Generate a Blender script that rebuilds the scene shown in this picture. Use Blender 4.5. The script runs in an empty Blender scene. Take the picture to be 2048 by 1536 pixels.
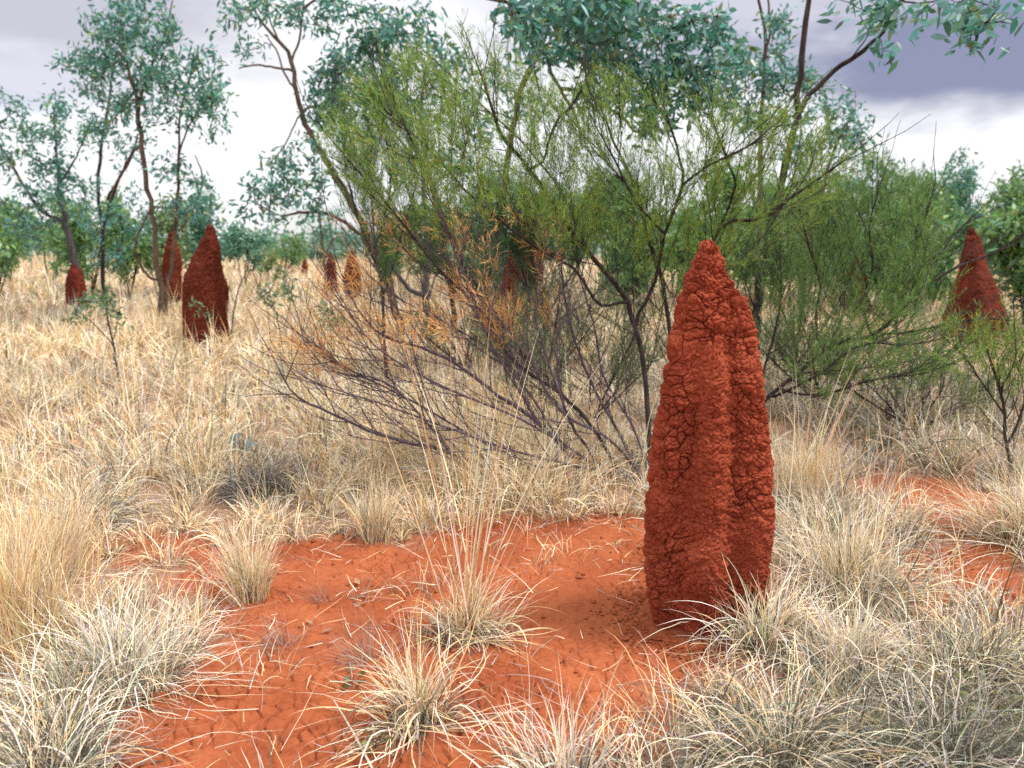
import bpy, math
import numpy as np
from math import radians as R, sin, cos, pi

# ------------------------------------------------------------------ camera model (pixel of the photo -> place in the world)
F, HZ, CAMH = 1593.0, 490.0, 1.5
PITCH = math.atan((768 - HZ) / F)
CP, SP = cos(PITCH), sin(PITCH)
scene = bpy.context.scene
col = scene.collection


def ray(u, v):
    x, y = (u - 1024) / F, (768 - v) / F
    return np.array([x, CP + y * SP, -SP + y * CP])


def at(u, v, Y):
    d = ray(u, v)
    return np.array([d[0] * Y / d[1], Y, CAMH + d[2] * Y / d[1]])


def gnd(u, v):
    d = ray(u, v)
    t = -CAMH / d[2]
    return np.array([d[0] * t, d[1] * t, 0.0])


def px(Y):                      # metres per photo pixel at depth Y
    return Y / F


# ------------------------------------------------------------------ noise
def _h(ix, iy, iz, s):
    with np.errstate(over='ignore'):
        n = (ix.astype(np.int64) * 374761393 + iy.astype(np.int64) * 668265263 + iz.astype(np.int64) * 2147483647 + s * 974634777) & 0xffffffff
        n = ((n ^ (n >> 13)) * 1274126177) & 0xffffffff
        n = ((n ^ (n >> 16)) * 2246822519) & 0xffffffff
        n = n ^ (n >> 15)
    return (n & 0xffffff) / float(0xffffff)


def vnoise(P, scale, s=0):
    q = P * scale
    i = np.floor(q); f = q - i; f = f * f * (3 - 2 * f)
    i = i.astype(np.int64)
    r = 0
    for dx in (0, 1):
        for dy in (0, 1):
            for dz in (0, 1):
                w = (f[:, 0] if dx else 1 - f[:, 0]) * (f[:, 1] if dy else 1 - f[:, 1]) * (f[:, 2] if dz else 1 - f[:, 2])
                r = r + w * _h(i[:, 0] + dx, i[:, 1] + dy, i[:, 2] + dz, s)
    return r * 2 - 1


def fbm(P, scale, oct=4, s=0):
    a, r = 1.0, 0
    for k in range(oct):
        r = r + a * vnoise(P, scale * 2 ** k, s + k * 17); a *= .5
    return r / 1.9


def cell3(P, size, s=0):
    """F1, F2, (in cell units), id of nearest"""
    q = P / size
    i = np.floor(q).astype(np.int64)
    n = len(P)
    f1 = np.full(n, 9.); f2 = np.full(n, 9.)
    for dx in (-1, 0, 1):
        for dy in (-1, 0, 1):
            for dz in (-1, 0, 1):
                c = i + np.array([dx, dy, dz])
                p = np.stack([c[:, k] + .1 + .8 * _h(c[:, 0], c[:, 1], c[:, 2], s + k + 1) for k in range(3)], 1)
                d = np.sqrt(((q - p) ** 2).sum(1))
                m = d < f1
                f2 = np.where(m, f1, np.minimum(f2, d)); f1 = np.where(m, d, f1)
    return f1, f2


def cell2(x, y, size, s=0):
    qx, qy = x / size, y / size
    ix, iy = np.floor(qx).astype(np.int64), np.floor(qy).astype(np.int64)
    f1 = np.full(x.shape, 9.); f2 = f1.copy(); cx = np.zeros(x.shape); cy = cx.copy(); idv = cx.copy(); idw = cx.copy()
    z = np.zeros_like(ix)
    for dx in (-1, 0, 1):
        for dy in (-1, 0, 1):
            a, b = ix + dx, iy + dy
            px_ = a + .05 + .9 * _h(a, b, z, s + 1); py_ = b + .05 + .9 * _h(a, b, z, s + 2)
            d = np.hypot(qx - px_, qy - py_)
            m = d < f1
            f2 = np.where(m, f1, np.minimum(f2, d)); f1 = np.where(m, d, f1)
            cx = np.where(m, qx - px_, cx); cy = np.where(m, qy - py_, cy)
            idv = np.where(m, _h(a, b, z, s + 5), idv); idw = np.where(m, _h(a, b, z, s + 6), idw)
    return f1, f2, cx * size, cy * size, idv, idw


def sst(a, b, x):
    t = np.clip((x - a) / (b - a), 0, 1)
    return t * t * (3 - 2 * t)


def gz(x, y):                   # lie of the land
    return .018 * np.sin(1.3 * x + .7) * np.cos(1.1 * y + .3) + .012 * np.sin(2.9 * x + 1.7 * y)


# ------------------------------------------------------------------ mesh helpers
def build(name, V, faces, mat, parent=None, C=None, smooth=False, attrs=None):
    """faces: list of int arrays, each (n,3) or (n,4)"""
    me = bpy.data.meshes.new(name)
    V = np.asarray(V, np.float32)
    me.vertices.add(len(V)); me.vertices.foreach_set('co', V.ravel())
    faces = [f for f in faces if len(f)]
    loops = np.concatenate([f.ravel() for f in faces]).astype(np.int32)
    tot = np.concatenate([np.full(len(f), f.shape[1], np.int32) for f in faces])
    st = np.concatenate([[0], np.cumsum(tot)[:-1]]).astype(np.int32)
    me.loops.add(len(loops)); me.loops.foreach_set('vertex_index', loops)
    me.polygons.add(len(tot)); me.polygons.foreach_set('loop_start', st)
    me.polygons.foreach_set('loop_total', tot)
    me.update(calc_edges=True)
    me.polygons.foreach_set('use_smooth', np.full(len(tot), smooth, bool))
    if C is not None:
        a = me.attributes.new('Col', 'FLOAT_COLOR', 'POINT')
        c4 = np.ones((len(V), 4), np.float32); c4[:, :3] = C
        a.data.foreach_set('color', c4.ravel())
    for k, v in (attrs or {}).items():
        a = me.attributes.new(k, 'FLOAT', 'POINT'); a.data.foreach_set('value', np.asarray(v, np.float32))
    me.materials.append(mat)
    o = bpy.data.objects.new(name, me); col.objects.link(o)
    if parent is not None:
        o.parent = parent
    return o


def tag(o, label=None, cat=None, group=None, kind=None):
    if label: o['label'] = label
    if cat: o['category'] = cat
    if group: o['group'] = group
    if kind: o['kind'] = kind
    return o


def thing(name, loc, label, cat, group=None):
    o = bpy.data.objects.new(name, None); col.objects.link(o)
    o.location = loc; o.empty_display_size = .1
    return tag(o, label, cat, group)


class Acc:                      # gathers pieces of one mesh
    def __init__(s): s.V = []; s.F3 = []; s.F4 = []; s.C = []; s.n = 0
    def add(s, V, F3=None, F4=None, C=None):
        if F3 is not None and len(F3): s.F3.append(F3 + s.n)
        if F4 is not None and len(F4): s.F4.append(F4 + s.n)
        s.V.append(V); s.n += len(V)
        if C is not None: s.C.append(C)
    def build(s, name, mat, parent=None, origin=None, smooth=False):
        V = np.concatenate(s.V)
        if origin is not None: V = V - np.asarray(origin)
        F = []
        if s.F3: F.append(np.concatenate(s.F3))
        if s.F4: F.append(np.concatenate(s.F4))
        return build(name, V, F, mat, parent, np.concatenate(s.C) if s.C else None, smooth)


def norm(a):
    return a / np.maximum(np.linalg.norm(a, axis=-1, keepdims=True), 1e-9)


# ------------------------------------------------------------------ materials
def new_mat(name):
    m = bpy.data.materials.new(name); m.use_nodes = True
    nt = m.node_tree; nt.nodes.clear()
    return m, nt, nt.nodes.new('ShaderNodeOutputMaterial')


def leaf_mat(name, trans=.35, gloss=.06, rough=.45, vary=.25, scale=30):
    m, nt, out = new_mat(name)
    N, L = nt.nodes.new, nt.links.new
    at_ = N('ShaderNodeAttribute'); at_.attribute_name = 'Col'
    tc = N('ShaderNodeTexCoord'); nz = N('ShaderNodeTexNoise'); nz.inputs['Scale'].default_value = scale; nz.inputs['Detail'].default_value = 3
    L(tc.outputs['Object'], nz.inputs['Vector'])
    mr = N('ShaderNodeMapRange'); mr.inputs['To Min'].default_value = 1 - vary; mr.inputs['To Max'].default_value = 1 + vary
    L(nz.outputs['Fac'], mr.inputs['Value'])
    mul = N('ShaderNodeVectorMath'); mul.operation = 'SCALE'
    L(at_.outputs['Color'], mul.inputs[0]); L(mr.outputs[0], mul.inputs['Scale'])
    d = N('ShaderNodeBsdfDiffuse'); t = N('ShaderNodeBsdfTranslucent'); g = N('ShaderNodeBsdfGlossy'); g.inputs['Roughness'].default_value = rough
    L(mul.outputs[0], d.inputs['Color']); L(mul.outputs[0], t.inputs['Color'])
    a = N('ShaderNodeMixShader'); a.inputs[0].default_value = trans
    L(d.outputs[0], a.inputs[1]); L(t.outputs[0], a.inputs[2])
    b = N('ShaderNodeMixShader'); b.inputs[0].default_value = gloss
    L(a.outputs[0], b.inputs[1]); L(g.outputs[0], b.inputs[2])
    L(b.outputs[0], out.inputs['Surface'])
    return m


def bark_mat(name, c1, c2, scale=14, stretch=.25, bump=.6):
    m, nt, out = new_mat(name)
    N, L = nt.nodes.new, nt.links.new
    tc = N('ShaderNodeTexCoord'); mp = N('ShaderNodeMapping'); mp.inputs['Scale'].default_value = (1, 1, stretch)
    L(tc.outputs['Object'], mp.inputs['Vector'])
    nz = N('ShaderNodeTexNoise'); nz.inputs['Scale'].default_value = scale; nz.inputs['Detail'].default_value = 6; nz.inputs['Roughness'].default_value = .65
    L(mp.outputs[0], nz.inputs['Vector'])
    cr = N('ShaderNodeValToRGB'); cr.color_ramp.elements[0].position = .35; cr.color_ramp.elements[1].position = .68
    cr.color_ramp.elements[0].color = (*c1, 1); cr.color_ramp.elements[1].color = (*c2, 1)
    L(nz.outputs['Fac'], cr.inputs[0])
    n2 = N('ShaderNodeTexNoise'); n2.inputs['Scale'].default_value = scale * 4; n2.inputs['Detail'].default_value = 4
    L(mp.outputs[0], n2.inputs['Vector'])
    bp = N('ShaderNodeBump'); bp.inputs['Strength'].default_value = bump; bp.inputs['Distance'].default_value = .01
    L(n2.outputs['Fac'], bp.inputs['Height'])
    p = N('ShaderNodeBsdfPrincipled'); p.inputs['Roughness'].default_value = .85
    p.inputs['Specular IOR Level'].default_value = .2
    L(cr.outputs[0], p.inputs['Base Color']); L(bp.outputs[0], p.inputs['Normal'])
    L(p.outputs[0], out.inputs['Surface'])
    return m


def earth_mat(name, c1, c2, c3, s1=3, s2=70, bump=.5, dist=.004):
    m, nt, out = new_mat(name)
    N, L = nt.nodes.new, nt.links.new
    tc = N('ShaderNodeTexCoord')
    a = N('ShaderNodeTexNoise'); a.inputs['Scale'].default_value = s1; a.inputs['Detail'].default_value = 8; a.inputs['Roughness'].default_value = .6
    b = N('ShaderNodeTexNoise'); b.inputs['Scale'].default_value = s2; b.inputs['Detail'].default_value = 5; b.inputs['Roughness'].default_value = .7
    L(tc.outputs['Object'], a.inputs['Vector']); L(tc.outputs['Object'], b.inputs['Vector'])
    cr = N('ShaderNodeValToRGB'); cr.color_ramp.elements[0].position = .3; cr.color_ramp.elements[1].position = .7
    cr.color_ramp.elements[0].color = (*c1, 1); cr.color_ramp.elements[1].color = (*c2, 1)
    L(a.outputs['Fac'], cr.inputs[0])
    mx = N('ShaderNodeMix'); mx.data_type = 'RGBA'
    mr = N('ShaderNodeMapRange'); mr.inputs['From Min'].default_value = .45; mr.inputs['From Max'].default_value = .75; mr.inputs['To Max'].default_value = .7
    L(b.outputs['Fac'], mr.inputs['Value']); L(mr.outputs[0], mx.inputs['Factor'])
    L(cr.outputs[0], mx.inputs['A']); mx.inputs['B'].default_value = (*c3, 1)
    bp = N('ShaderNodeBump'); bp.inputs['Strength'].default_value = bump; bp.inputs['Distance'].default_value = dist
    n3 = N('ShaderNodeTexNoise'); n3.inputs['Scale'].default_value = s2 * 2.2; n3.inputs['Detail'].default_value = 6; n3.inputs['Roughness'].default_value = .75
    L(tc.outputs['Object'], n3.inputs['Vector']); L(n3.outputs['Fac'], bp.inputs['Height'])
    p = N('ShaderNodeBsdfPrincipled'); p.inputs['Roughness'].default_value = .95; p.inputs['Specular IOR Level'].default_value = .1
    L(mx.outputs['Result'], p.inputs['Base Color']); L(bp.outputs[0], p.inputs['Normal'])
    L(p.outputs[0], out.inputs['Surface'])
    m['_last'] = ''
    return m, nt, mx, p, tc


M_GRASS = leaf_mat('dry_grass_blades', .14, .03, .5, .15, 40)
M_GUM = leaf_mat('gum_leaf', .42, .09, .45, .3, 9)
M_NEEDLE = leaf_mat('needle_leaf', .35, .05, .45, .25, 8)
M_DEAD = leaf_mat('dead_leaf', .35, .03, .5, .3, 20)
M_BARK = bark_mat('eucalypt_bark', (.045, .033, .027), (.20, .135, .095))
M_BARKG = bark_mat('grey_bark', (.035, .033, .036), (.13, .115, .115))
M_PURPLE = bark_mat('purple_grey_bark', (.062, .044, .058), (.165, .12, .15), 30)
M_DARKBARK = bark_mat('dark_bark', (.020, .016, .016), (.075, .055, .052), 20)
M_MOUND, *_ = earth_mat('termite_earth', (.21, .037, .018), (.42, .094, .046), (.18, .030, .016), 5, 60, .8, .006)
M_MOUND2, *_ = earth_mat('dull_termite_earth', (.115, .024, .014), (.185, .039, .022), (.075, .017, .011), 4, 30, .6, .015)

# soil: red earth, straw litter where the attribute says there is thatch
M_SOIL, nt, mx, p, tc = earth_mat('red_soil', (.25, .062, .025), (.43, .130, .053), (.19, .044, .019), 2.2, 45, .45, .004)
N, L = nt.nodes.new, nt.links.new
at_ = N('ShaderNodeAttribute'); at_.attribute_name = 'thatch'
nz = N('ShaderNodeTexNoise'); nz.inputs['Scale'].default_value = 9; nz.inputs['Detail'].default_value = 8; nz.inputs['Roughness'].default_value = .75
L(tc.outputs['Object'], nz.inputs['Vector'])
mm = N('ShaderNodeMath'); mm.operation = 'MULTIPLY_ADD'
L(nz.outputs['Fac'], mm.inputs[0]); mm.inputs[1].default_value = 2.2; mm.inputs[2].default_value = -1.1
m2 = N('ShaderNodeMath'); m2.operation = 'ADD'; L(mm.outputs[0], m2.inputs[0]); L(at_.outputs['Fac'], m2.inputs[1])
m3 = N('ShaderNodeMath'); m3.operation = 'MULTIPLY'; m3.use_clamp = True; L(m2.outputs[0], m3.inputs[0]); L(at_.outputs['Fac'], m3.inputs[1])
mxx = N('ShaderNodeMix'); mxx.data_type = 'RGBA'
L(m3.outputs[0], mxx.inputs['Factor']); L(mx.outputs['Result'], mxx.inputs['A']); mxx.inputs['B'].default_value = (.30, .19, .125, 1)
L(mxx.outputs['Result'], p.inputs['Base Color'])

# ------------------------------------------------------------------ where the soil is bare (photo outlines laid on the ground)
def poly(pts): return np.array([gnd(*q)[:2] for q in pts])
BARE = [poly([(150, 1700), (230, 1430), (420, 1290), (370, 1150), (225, 1085), (330, 1055), (480, 1090), (640, 1070), (820, 1078), (1010, 1035),
              (1290, 1030), (1420, 1150), (1560, 1150), (1450, 1300), (1370, 1430), (1330, 1700)]),
        poly([(1690, 945), (1920, 950), (2080, 1060), (2080, 1210), (1830, 1205), (1780, 1060)])]


def inpoly(x, y, P):
    r = np.zeros(x.shape, bool); n = len(P)
    for i in range(n):
        x1, y1 = P[i]; x2, y2 = P[(i + 1) % n]
        c = ((y1 > y) != (y2 > y)) & (x < (x2 - x1) * (y - y1) / (y2 - y1 + 1e-12) + x1)
        r ^= c
    return r


def pdist(x, y, P):            # distance to the outline
    d = np.full(x.shape, 9.); n = len(P)
    for i in range(n):
        a = P[i]; b = P[(i + 1) % n] - a
        t = np.clip(((x - a[0]) * b[0] + (y - a[1]) * b[1]) / (b @ b), 0, 1)
        d = np.minimum(d, np.hypot(x - a[0] - t * b[0], y - a[1] - t * b[1]))
    return d


def bare(x, y):                 # 1 inside bare soil, 0 in grass
    r = np.zeros(x.shape)
    for P in BARE:
        d = pdist(x, y, P); s = np.where(inpoly(x, y, P), d, -d)
        r = np.maximum(r, sst(-.16, .16, s + .16 * vnoise(np.stack([x, y, 0 * x], 1).reshape(-1, 3), 4.5, 12)))
    return r


# ------------------------------------------------------------------ ground
def grow(a, b, step, fac):
    r = [a]
    while r[-1] < b:
        step *= fac; r.append(r[-1] + step)
    return r[1:]


xs = np.arange(-1.7, 2.2, .0044)
xs = np.concatenate([-np.array(grow(1.7, 260, .0044, 1.15))[::-1], xs, grow(2.2, 260, .0044, 1.15)])
ys = np.arange(1.9, 4.4, .0054)
ys = np.concatenate([-np.array(grow(-1.9, 60, .0054, 1.3))[::-1], ys, grow(4.4, 320, .0054, 1.07)])
X, Yg = np.meshgrid(xs, ys); sh = X.shape; X = X.ravel(); Yg = Yg.ravel()
Z = gz(X, Yg) * np.clip(1 - (np.hypot(X, Yg) - 40) / 60, 0, 1)
near = (X > -2.3) & (X < 2.7) & (Yg > 1.5) & (Yg < 4.8)
xn, yn = X[near], Yg[near]
P3 = np.stack([xn, yn, np.zeros_like(xn)], 1)
wx = xn + .012 * vnoise(P3, 22, 3) + .03 * vnoise(P3, 6, 4); wy = yn + .012 * vnoise(P3, 22, 8) + .03 * vnoise(P3, 6, 9)
mp0 = gnd(1150, 1210); smooth_path = np.exp(-(((xn - mp0[0]) / .30) ** 2 + ((yn - mp0[1]) / .42) ** 2))
amt = sst(-.45, .1, fbm(P3, 2.6, 3, 40) + .12) * (1 - .92 * smooth_path)
f1, f2, cx_, cy_, ida, idb = cell2(wx, wy * 1.15, .064, 10)
e = f2 - f1
h = amt * (.36 * (cx_ * (ida - .5) + cy_ * (idb - .1)) - .020 * (1 - sst(.02, .12, e)) * sst(-.45, .0, vnoise(P3, 9, 21)) + .004 * (ida - .5))
g1, g2, cx2, cy2, ia2, ib2 = cell2(wx * 1.1 + 7, wy * 1.2, .031, 30)
h += amt * sst(-.25, .3, vnoise(P3, 3.1, 77)) * (.25 * (cx2 * (ia2 - .5) + cy2 * (ib2 - .1)) - .009 * (1 - sst(.02, .17, g2 - g1)) * sst(-.3, .2, vnoise(P3, 14, 22)))
h += -.006 * (1 - sst(0, .06, e)) * (1 - amt) * sst(-.1, .2, vnoise(P3, 5, 71))
h += .004 * fbm(P3, 7, 3, 50) + .0018 * fbm(P3, 60, 3, 60)
fade = sst(1.5, 1.7, yn) * (1 - sst(4.4, 4.8, yn)) * sst(-2.3, -2.0, xn) * (1 - sst(2.4, 2.7, xn))
h += .02 * np.exp(-(np.hypot(xn - .78, yn - 3.05) / .33) ** 4)
Z[near] += h * fade
th = 1 - bare(X, Yg)
th = np.where(Yg < 1.6, .7, th) * np.where(Yg > 9, 1.1, .95)
nx, ny = sh[1], sh[0]
idx = np.arange(nx * ny).reshape(ny, nx)
q = np.stack([idx[:-1, :-1], idx[:-1, 1:], idx[1:, 1:], idx[1:, :-1]], -1).reshape(-1, 4)
g = build('ground', np.stack([X, Yg, Z], 1), [q], M_SOIL, smooth=True, attrs={'thatch': th})
tag(g, 'cracked red soil with bare patches between the dry grass', kind='structure')


# ------------------------------------------------------------------ termite mounds
def seg_sdf(P, a, b, ra, rb):
    ab = b - a; t = np.clip(((P - a) @ ab) / (ab @ ab), 0, 1)
    return np.linalg.norm(P - a - t[:, None] * ab, axis=1) - (ra + (rb - ra) * t)


def lobes_sdf(P, lobes, k):
    d = None
    for lb in lobes:
        m = None
        for i in range(len(lb) - 1):
            s = seg_sdf(P, lb[i][:3], lb[i + 1][:3], lb[i][3], lb[i + 1][3])
            m = s if m is None else np.minimum(m, s)
        if d is None: d = m
        else:
            hh = np.clip(.5 + .5 * (m - d) / k, 0, 1)
            d = m * (1 - hh) + d * hh - k * hh * (1 - hh)
    return d


def mound(name, lobes, axis, ztop, nth, nz_, k, rmax, cells, mat, label, seed, seamy=True, fine_axis=None):
    """lobes in world space -> one skin, wrapped round the axis"""
    ax = np.asarray(axis)
    zb = -.06; zp = ztop - .13 * min(1, ztop)
    nb = int(nz_ * .88); nt_ = nz_ - nb
    z0 = np.concatenate([np.linspace(zb, zp, nb), np.full(nt_, zp)])
    el = np.concatenate([np.zeros(nb), np.linspace(0, pi / 2, nt_ + 1)[1:]])
    th_ = np.linspace(0, 2 * pi, nth, endpoint=False)
    T, Z0 = np.meshgrid(th_, z0); _, E = np.meshgrid(th_, el)
    T, Z0, E = T.ravel(), Z0.ravel(), E.ravel()
    D = np.stack([np.cos(T) * np.cos(E), np.sin(T) * np.cos(E), np.sin(E)], 1)
    # the axis leans with the body
    zc = np.array([q[2] for q in lobes[0]]); o = np.argsort(zc)
    xc = np.array([q[0] for q in lobes[0]])[o]; yc = np.array([q[1] for q in lobes[0]])[o]; zc = zc[o]
    O = np.stack([np.interp(Z0, zc, xc), np.interp(Z0, zc, yc), Z0], 1)
    r = np.full(len(T), rmax)
    for _ in range(36):
        r = np.maximum(r - .8 * lobes_sdf(O + D * r[:, None], lobes, k), .004)
    if seamy:
        r = r * (1 + .30 * fbm(O + D * r[:, None], .9 / (cells * 6), 3, seed + 60))
    P = O + D * r[:, None]
    idg = np.arange(nth * nz_).reshape(nz_, nth)

    def normals(P):
        G = P.reshape(nz_, nth, 3)
        du = np.roll(G, -1, 1) - np.roll(G, 1, 1); dv = np.gradient(G, axis=0)
        return norm(np.cross(du, dv).reshape(-1, 3))
    Nn = normals(P)
    c = cells; A = 1.0
    Q = P + .9 * c * np.stack([vnoise(P, .42 / c, seed + 31), vnoise(P, .42 / c, seed + 32), vnoise(P, .42 / c, seed + 33)], 1)
    Q = Q + .22 * c * np.stack([vnoise(P, 1.7 / c, seed + 41), vnoise(P, 1.7 / c, seed + 42), vnoise(P, 1.7 / c, seed + 43)], 1)
    Q = Q * np.array([1, 1, 1.1])
    sel = sst(-.3, .35, vnoise(P, 5.5, seed + 2) + .2)
    crk = sst(-.25, .25, vnoise(P, 1.1 / c * .5, seed + 3) + .1)
    f1, f2 = cell3(Q, c * 1.15, seed); e1 = f2 - f1
    f1b, f2b = cell3(Q + .15 * c * np.stack([vnoise(P, 3 / c, seed + 51)] * 3, 1), c * .46, seed + 9); e2 = f2b - f1b
    if fine_axis is not None:
        fa = fine_axis(P); sel = sel * (1 - .55 * fa); crk = crk * (1 - .6 * fa)
    d = sel * c * .34 * (np.clip(1.1 - f1 * f1 * 1.5, 0, 1) - .6) + c * .17 * (np.clip(1.05 - f1b * f1b * 1.6, 0, 1) - .6) * (.55 + .45 * sel) - c * .10 * (1 - sst(0, .16, e2)) * (.4 + .6 * sel)
    d -= c * .32 * (1 - sst(0, .075, e1)) * crk * (.35 + .65 * sel)
    f1c, f2c = cell3(Q + .1 * c * np.stack([vnoise(P, 6 / c, seed + 52)] * 3, 1), c * .21, seed + 19)
    d += c * .11 * (np.clip(1.05 - f1c * f1c * 2, 0, 1) - .6) * (1 - .4 * sel) - c * .09 * (vnoise(P, 2.6 / c, seed + 8) < -.34) * (1 - .5 * sel)
    d += c * .34 * fbm(P, .35 / c, 3, seed + 5) + c * .13 * fbm(P, 2.2 / c, 4, seed + 6)
    taper = sst(-.06, .06, P[:, 2])
    P = P + Nn * (d * (.3 + .7 * taper))[:, None]
    # a skirt of washed-out earth at the foot
    foot = (1 - sst(-.02, .05, P[:, 2])) * .012
    P = P + D * np.array([1, 1, 0]) * foot[:, None]
    q = np.stack([idg[:-1, :], np.roll(idg, -1, 1)[:-1, :], np.roll(idg, -1, 1)[1:, :], idg[1:, :]], -1).reshape(-1, 4)
    cz = gz(np.array(ax[0]), np.array(ax[1]))
    o = build(name, P - np.array([ax[0], ax[1], 0]), [q], mat, smooth=True)
    o.location = (ax[0], ax[1], float(cz))
    return tag(o, label, 'termite mound')


def lob(Y0, pts):               # (u, v, radius px, dy) -> world lobes
    r = []
    for p_ in pts:
        u, v, rr = p_[:3]; dy = p_[3] if len(p_) > 3 else 0
        Y = Y0 + dy; w = at(u, v, Y)
        dep = Y * CP + (CAMH - w[2]) * SP
        r.append(np.array([*w, rr * dep / F]))
    return r


Y0 = 3.03
main = [lob(Y0, [(1417, 500, 23), (1416, 525, 32), (1412, 560, 40), (1410, 600, 45), (1410, 660, 50), (1414, 760, 62), (1418, 900, 78), (1414, 1050, 88), (1407, 1200, 80), (1405, 1300, 60)]),
        lob(Y0, [(1426, 630, 13, -.080), (1426, 720, 21, -.105), (1427, 800, 26, -.125), (1424, 900, 32, -.145), (1419, 1000, 37, -.15), (1408, 1150, 41, -.145), (1402, 1300, 34, -.10)]),
        lob(Y0, [(1458, 592, 13, -.005), (1475, 620, 24, -.02), (1481, 672, 33, -.04), (1484, 750, 38, -.06), (1490, 900, 47, -.07), (1494, 1050, 48, -.08), (1484, 1200, 44, -.06), (1466, 1300, 32, -.03)]),
        lob(Y0, [(1480, 660, 16, .02), (1500, 710, 16, .02), (1504, 780, 21, .03), (1512, 900, 27, .03), (1515, 1050, 27, .02), (1495, 1250, 22, 0)]),
        lob(Y0, [(1388, 590, 27, -.01), (1377, 690, 37, -.035), (1365, 790, 40, -.05), (1352, 900, 46, -.055), (1340, 1000, 47, -.03), (1337, 1100, 46, -.03), (1343, 1200, 42, -.02), (1364, 1300, 28, 0)]),
        lob(Y0, [(1452, 560, 10, -.01), (1460, 600, 18, .0), (1465, 700, 30, .05)]),
        lob(Y0, [(1420, 700, 40, .07), (1425, 900, 60, .10), (1420, 1250, 70, .11)])]
axm = at(1408, 1250, Y0); axm[2] = 0
ridge = main[1]


def ridge_fine(P):
    d = np.abs(P[:, 0] - np.interp(P[:, 2], [q[2] for q in ridge][::-1], [q[0] for q in ridge][::-1]))
    return (1 - sst(.04, .085, d)) * (P[:, 1] < Y0 - .08) * (P[:, 2] < 1.15)


top_z = at(1416, 478, Y0)[2]
mound('termite_mound', main, axm, top_z, 680, 680, .036, .5, .050, M_MOUND,
      'tall brick-red termite mound with knobbly cracked surface standing on bare soil', 11, fine_axis=ridge_fine, seamy=False)


def small_mound(label, Yd, prof, mat, seed, cells=.07, res=110, extra=()):
    """prof: list of (v, left u, right u) outline"""
    cx = [(v, (l + r_) / 2, (r_ - l) / 2) for v, l, r_ in prof]
    core = lob(Yd, [(u, v, w * .88) for v, u, w in cx])
    L_ = lob(Yd, [(u - w * .52, v, w * .48, -.05) for v, u, w in cx[1:]])
    R_ = lob(Yd, [(u + w * .50, v, w * .50, .02) for v, u, w in cx[1:]])
    Fm = lob(Yd, [(u + w * .12, v, w * .42, -w * .55 * px(Yd)) for v, u, w in cx[1:]])
    v, u, w = cx[-1]
    a = at(u, v, Yd); a[2] = 0
    zt = at(cx[0][1], cx[0][0] - cx[0][2] * .8, Yd)[2]
    return mound('termite_mound', [core, L_, R_, Fm], a, zt, res, res, .03, 1.6, cells, mat, label, seed)


small_mound('dark red pointed termite mound standing in dry grass at left, beside the slender gum', 12.0,
            [(461, 412, 430), (480, 408, 434), (495, 398, 438), (540, 378, 445), (580, 368, 455), (620, 364, 458), (660, 366, 460), (695, 368, 462)], M_MOUND2, 21, .06, 200)
small_mound('small rust-red termite mound half hidden by gum stems, behind the dark pointed one', 17.5,
            [(470, 338, 350), (500, 330, 358), (530, 326, 362), (560, 326, 362), (590, 325, 364)], M_MOUND2, 22, .08)
small_mound('tiny far termite mound alone in pale grass right of the dark pointed one', 38,
            [(521, 606, 613), (532, 603, 617), (560, 600, 619)], M_MOUND2, 23, .12, 70)
small_mound('low red termite mound glimpsed behind the orange dead sprays', 19,
            [(503, 699, 709), (520, 693, 715), (545, 688, 720), (580, 687, 722)], M_MOUND2, 24, .09)
small_mound('narrow red termite mound just left of the one behind the orange dead sprays', 22,
            [(508, 657, 664), (525, 652, 670), (555, 649, 674), (598, 648, 676)], M_MOUND2, 29, .09)
small_mound('broad red termite mound hidden behind the branches of the central broom shrub', 12.8,
            [(440, 1038, 1060), (475, 1022, 1074), (530, 1010, 1086), (590, 1000, 1094), (640, 994, 1098), (680, 990, 1100)], M_MOUND2, 25, .07, 130)
small_mound('brown-red termite mound with a leaning peak behind green twigs at right', 12.0,
            [(458, 1934, 1950), (480, 1928, 1962), (520, 1920, 1972), (560, 1915, 1985), (600, 1902, 1995), (640, 1888, 2006), (695, 1874, 2014)], M_MOUND2, 26, .06, 160)
small_mound('small red termite mound showing through green twigs right of the tall mound', 16,
            [(528, 1702, 1722), (550, 1694, 1732), (580, 1688, 1738), (615, 1684, 1742)], M_MOUND2, 27, .08)
small_mound('dark brown stumpy termite mound under the leftmost blue-barked gum', 17,
            [(530, 142, 158), (550, 134, 168), (580, 132, 172), (600, 132, 174)], M_MOUND2, 28, .08)


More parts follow.
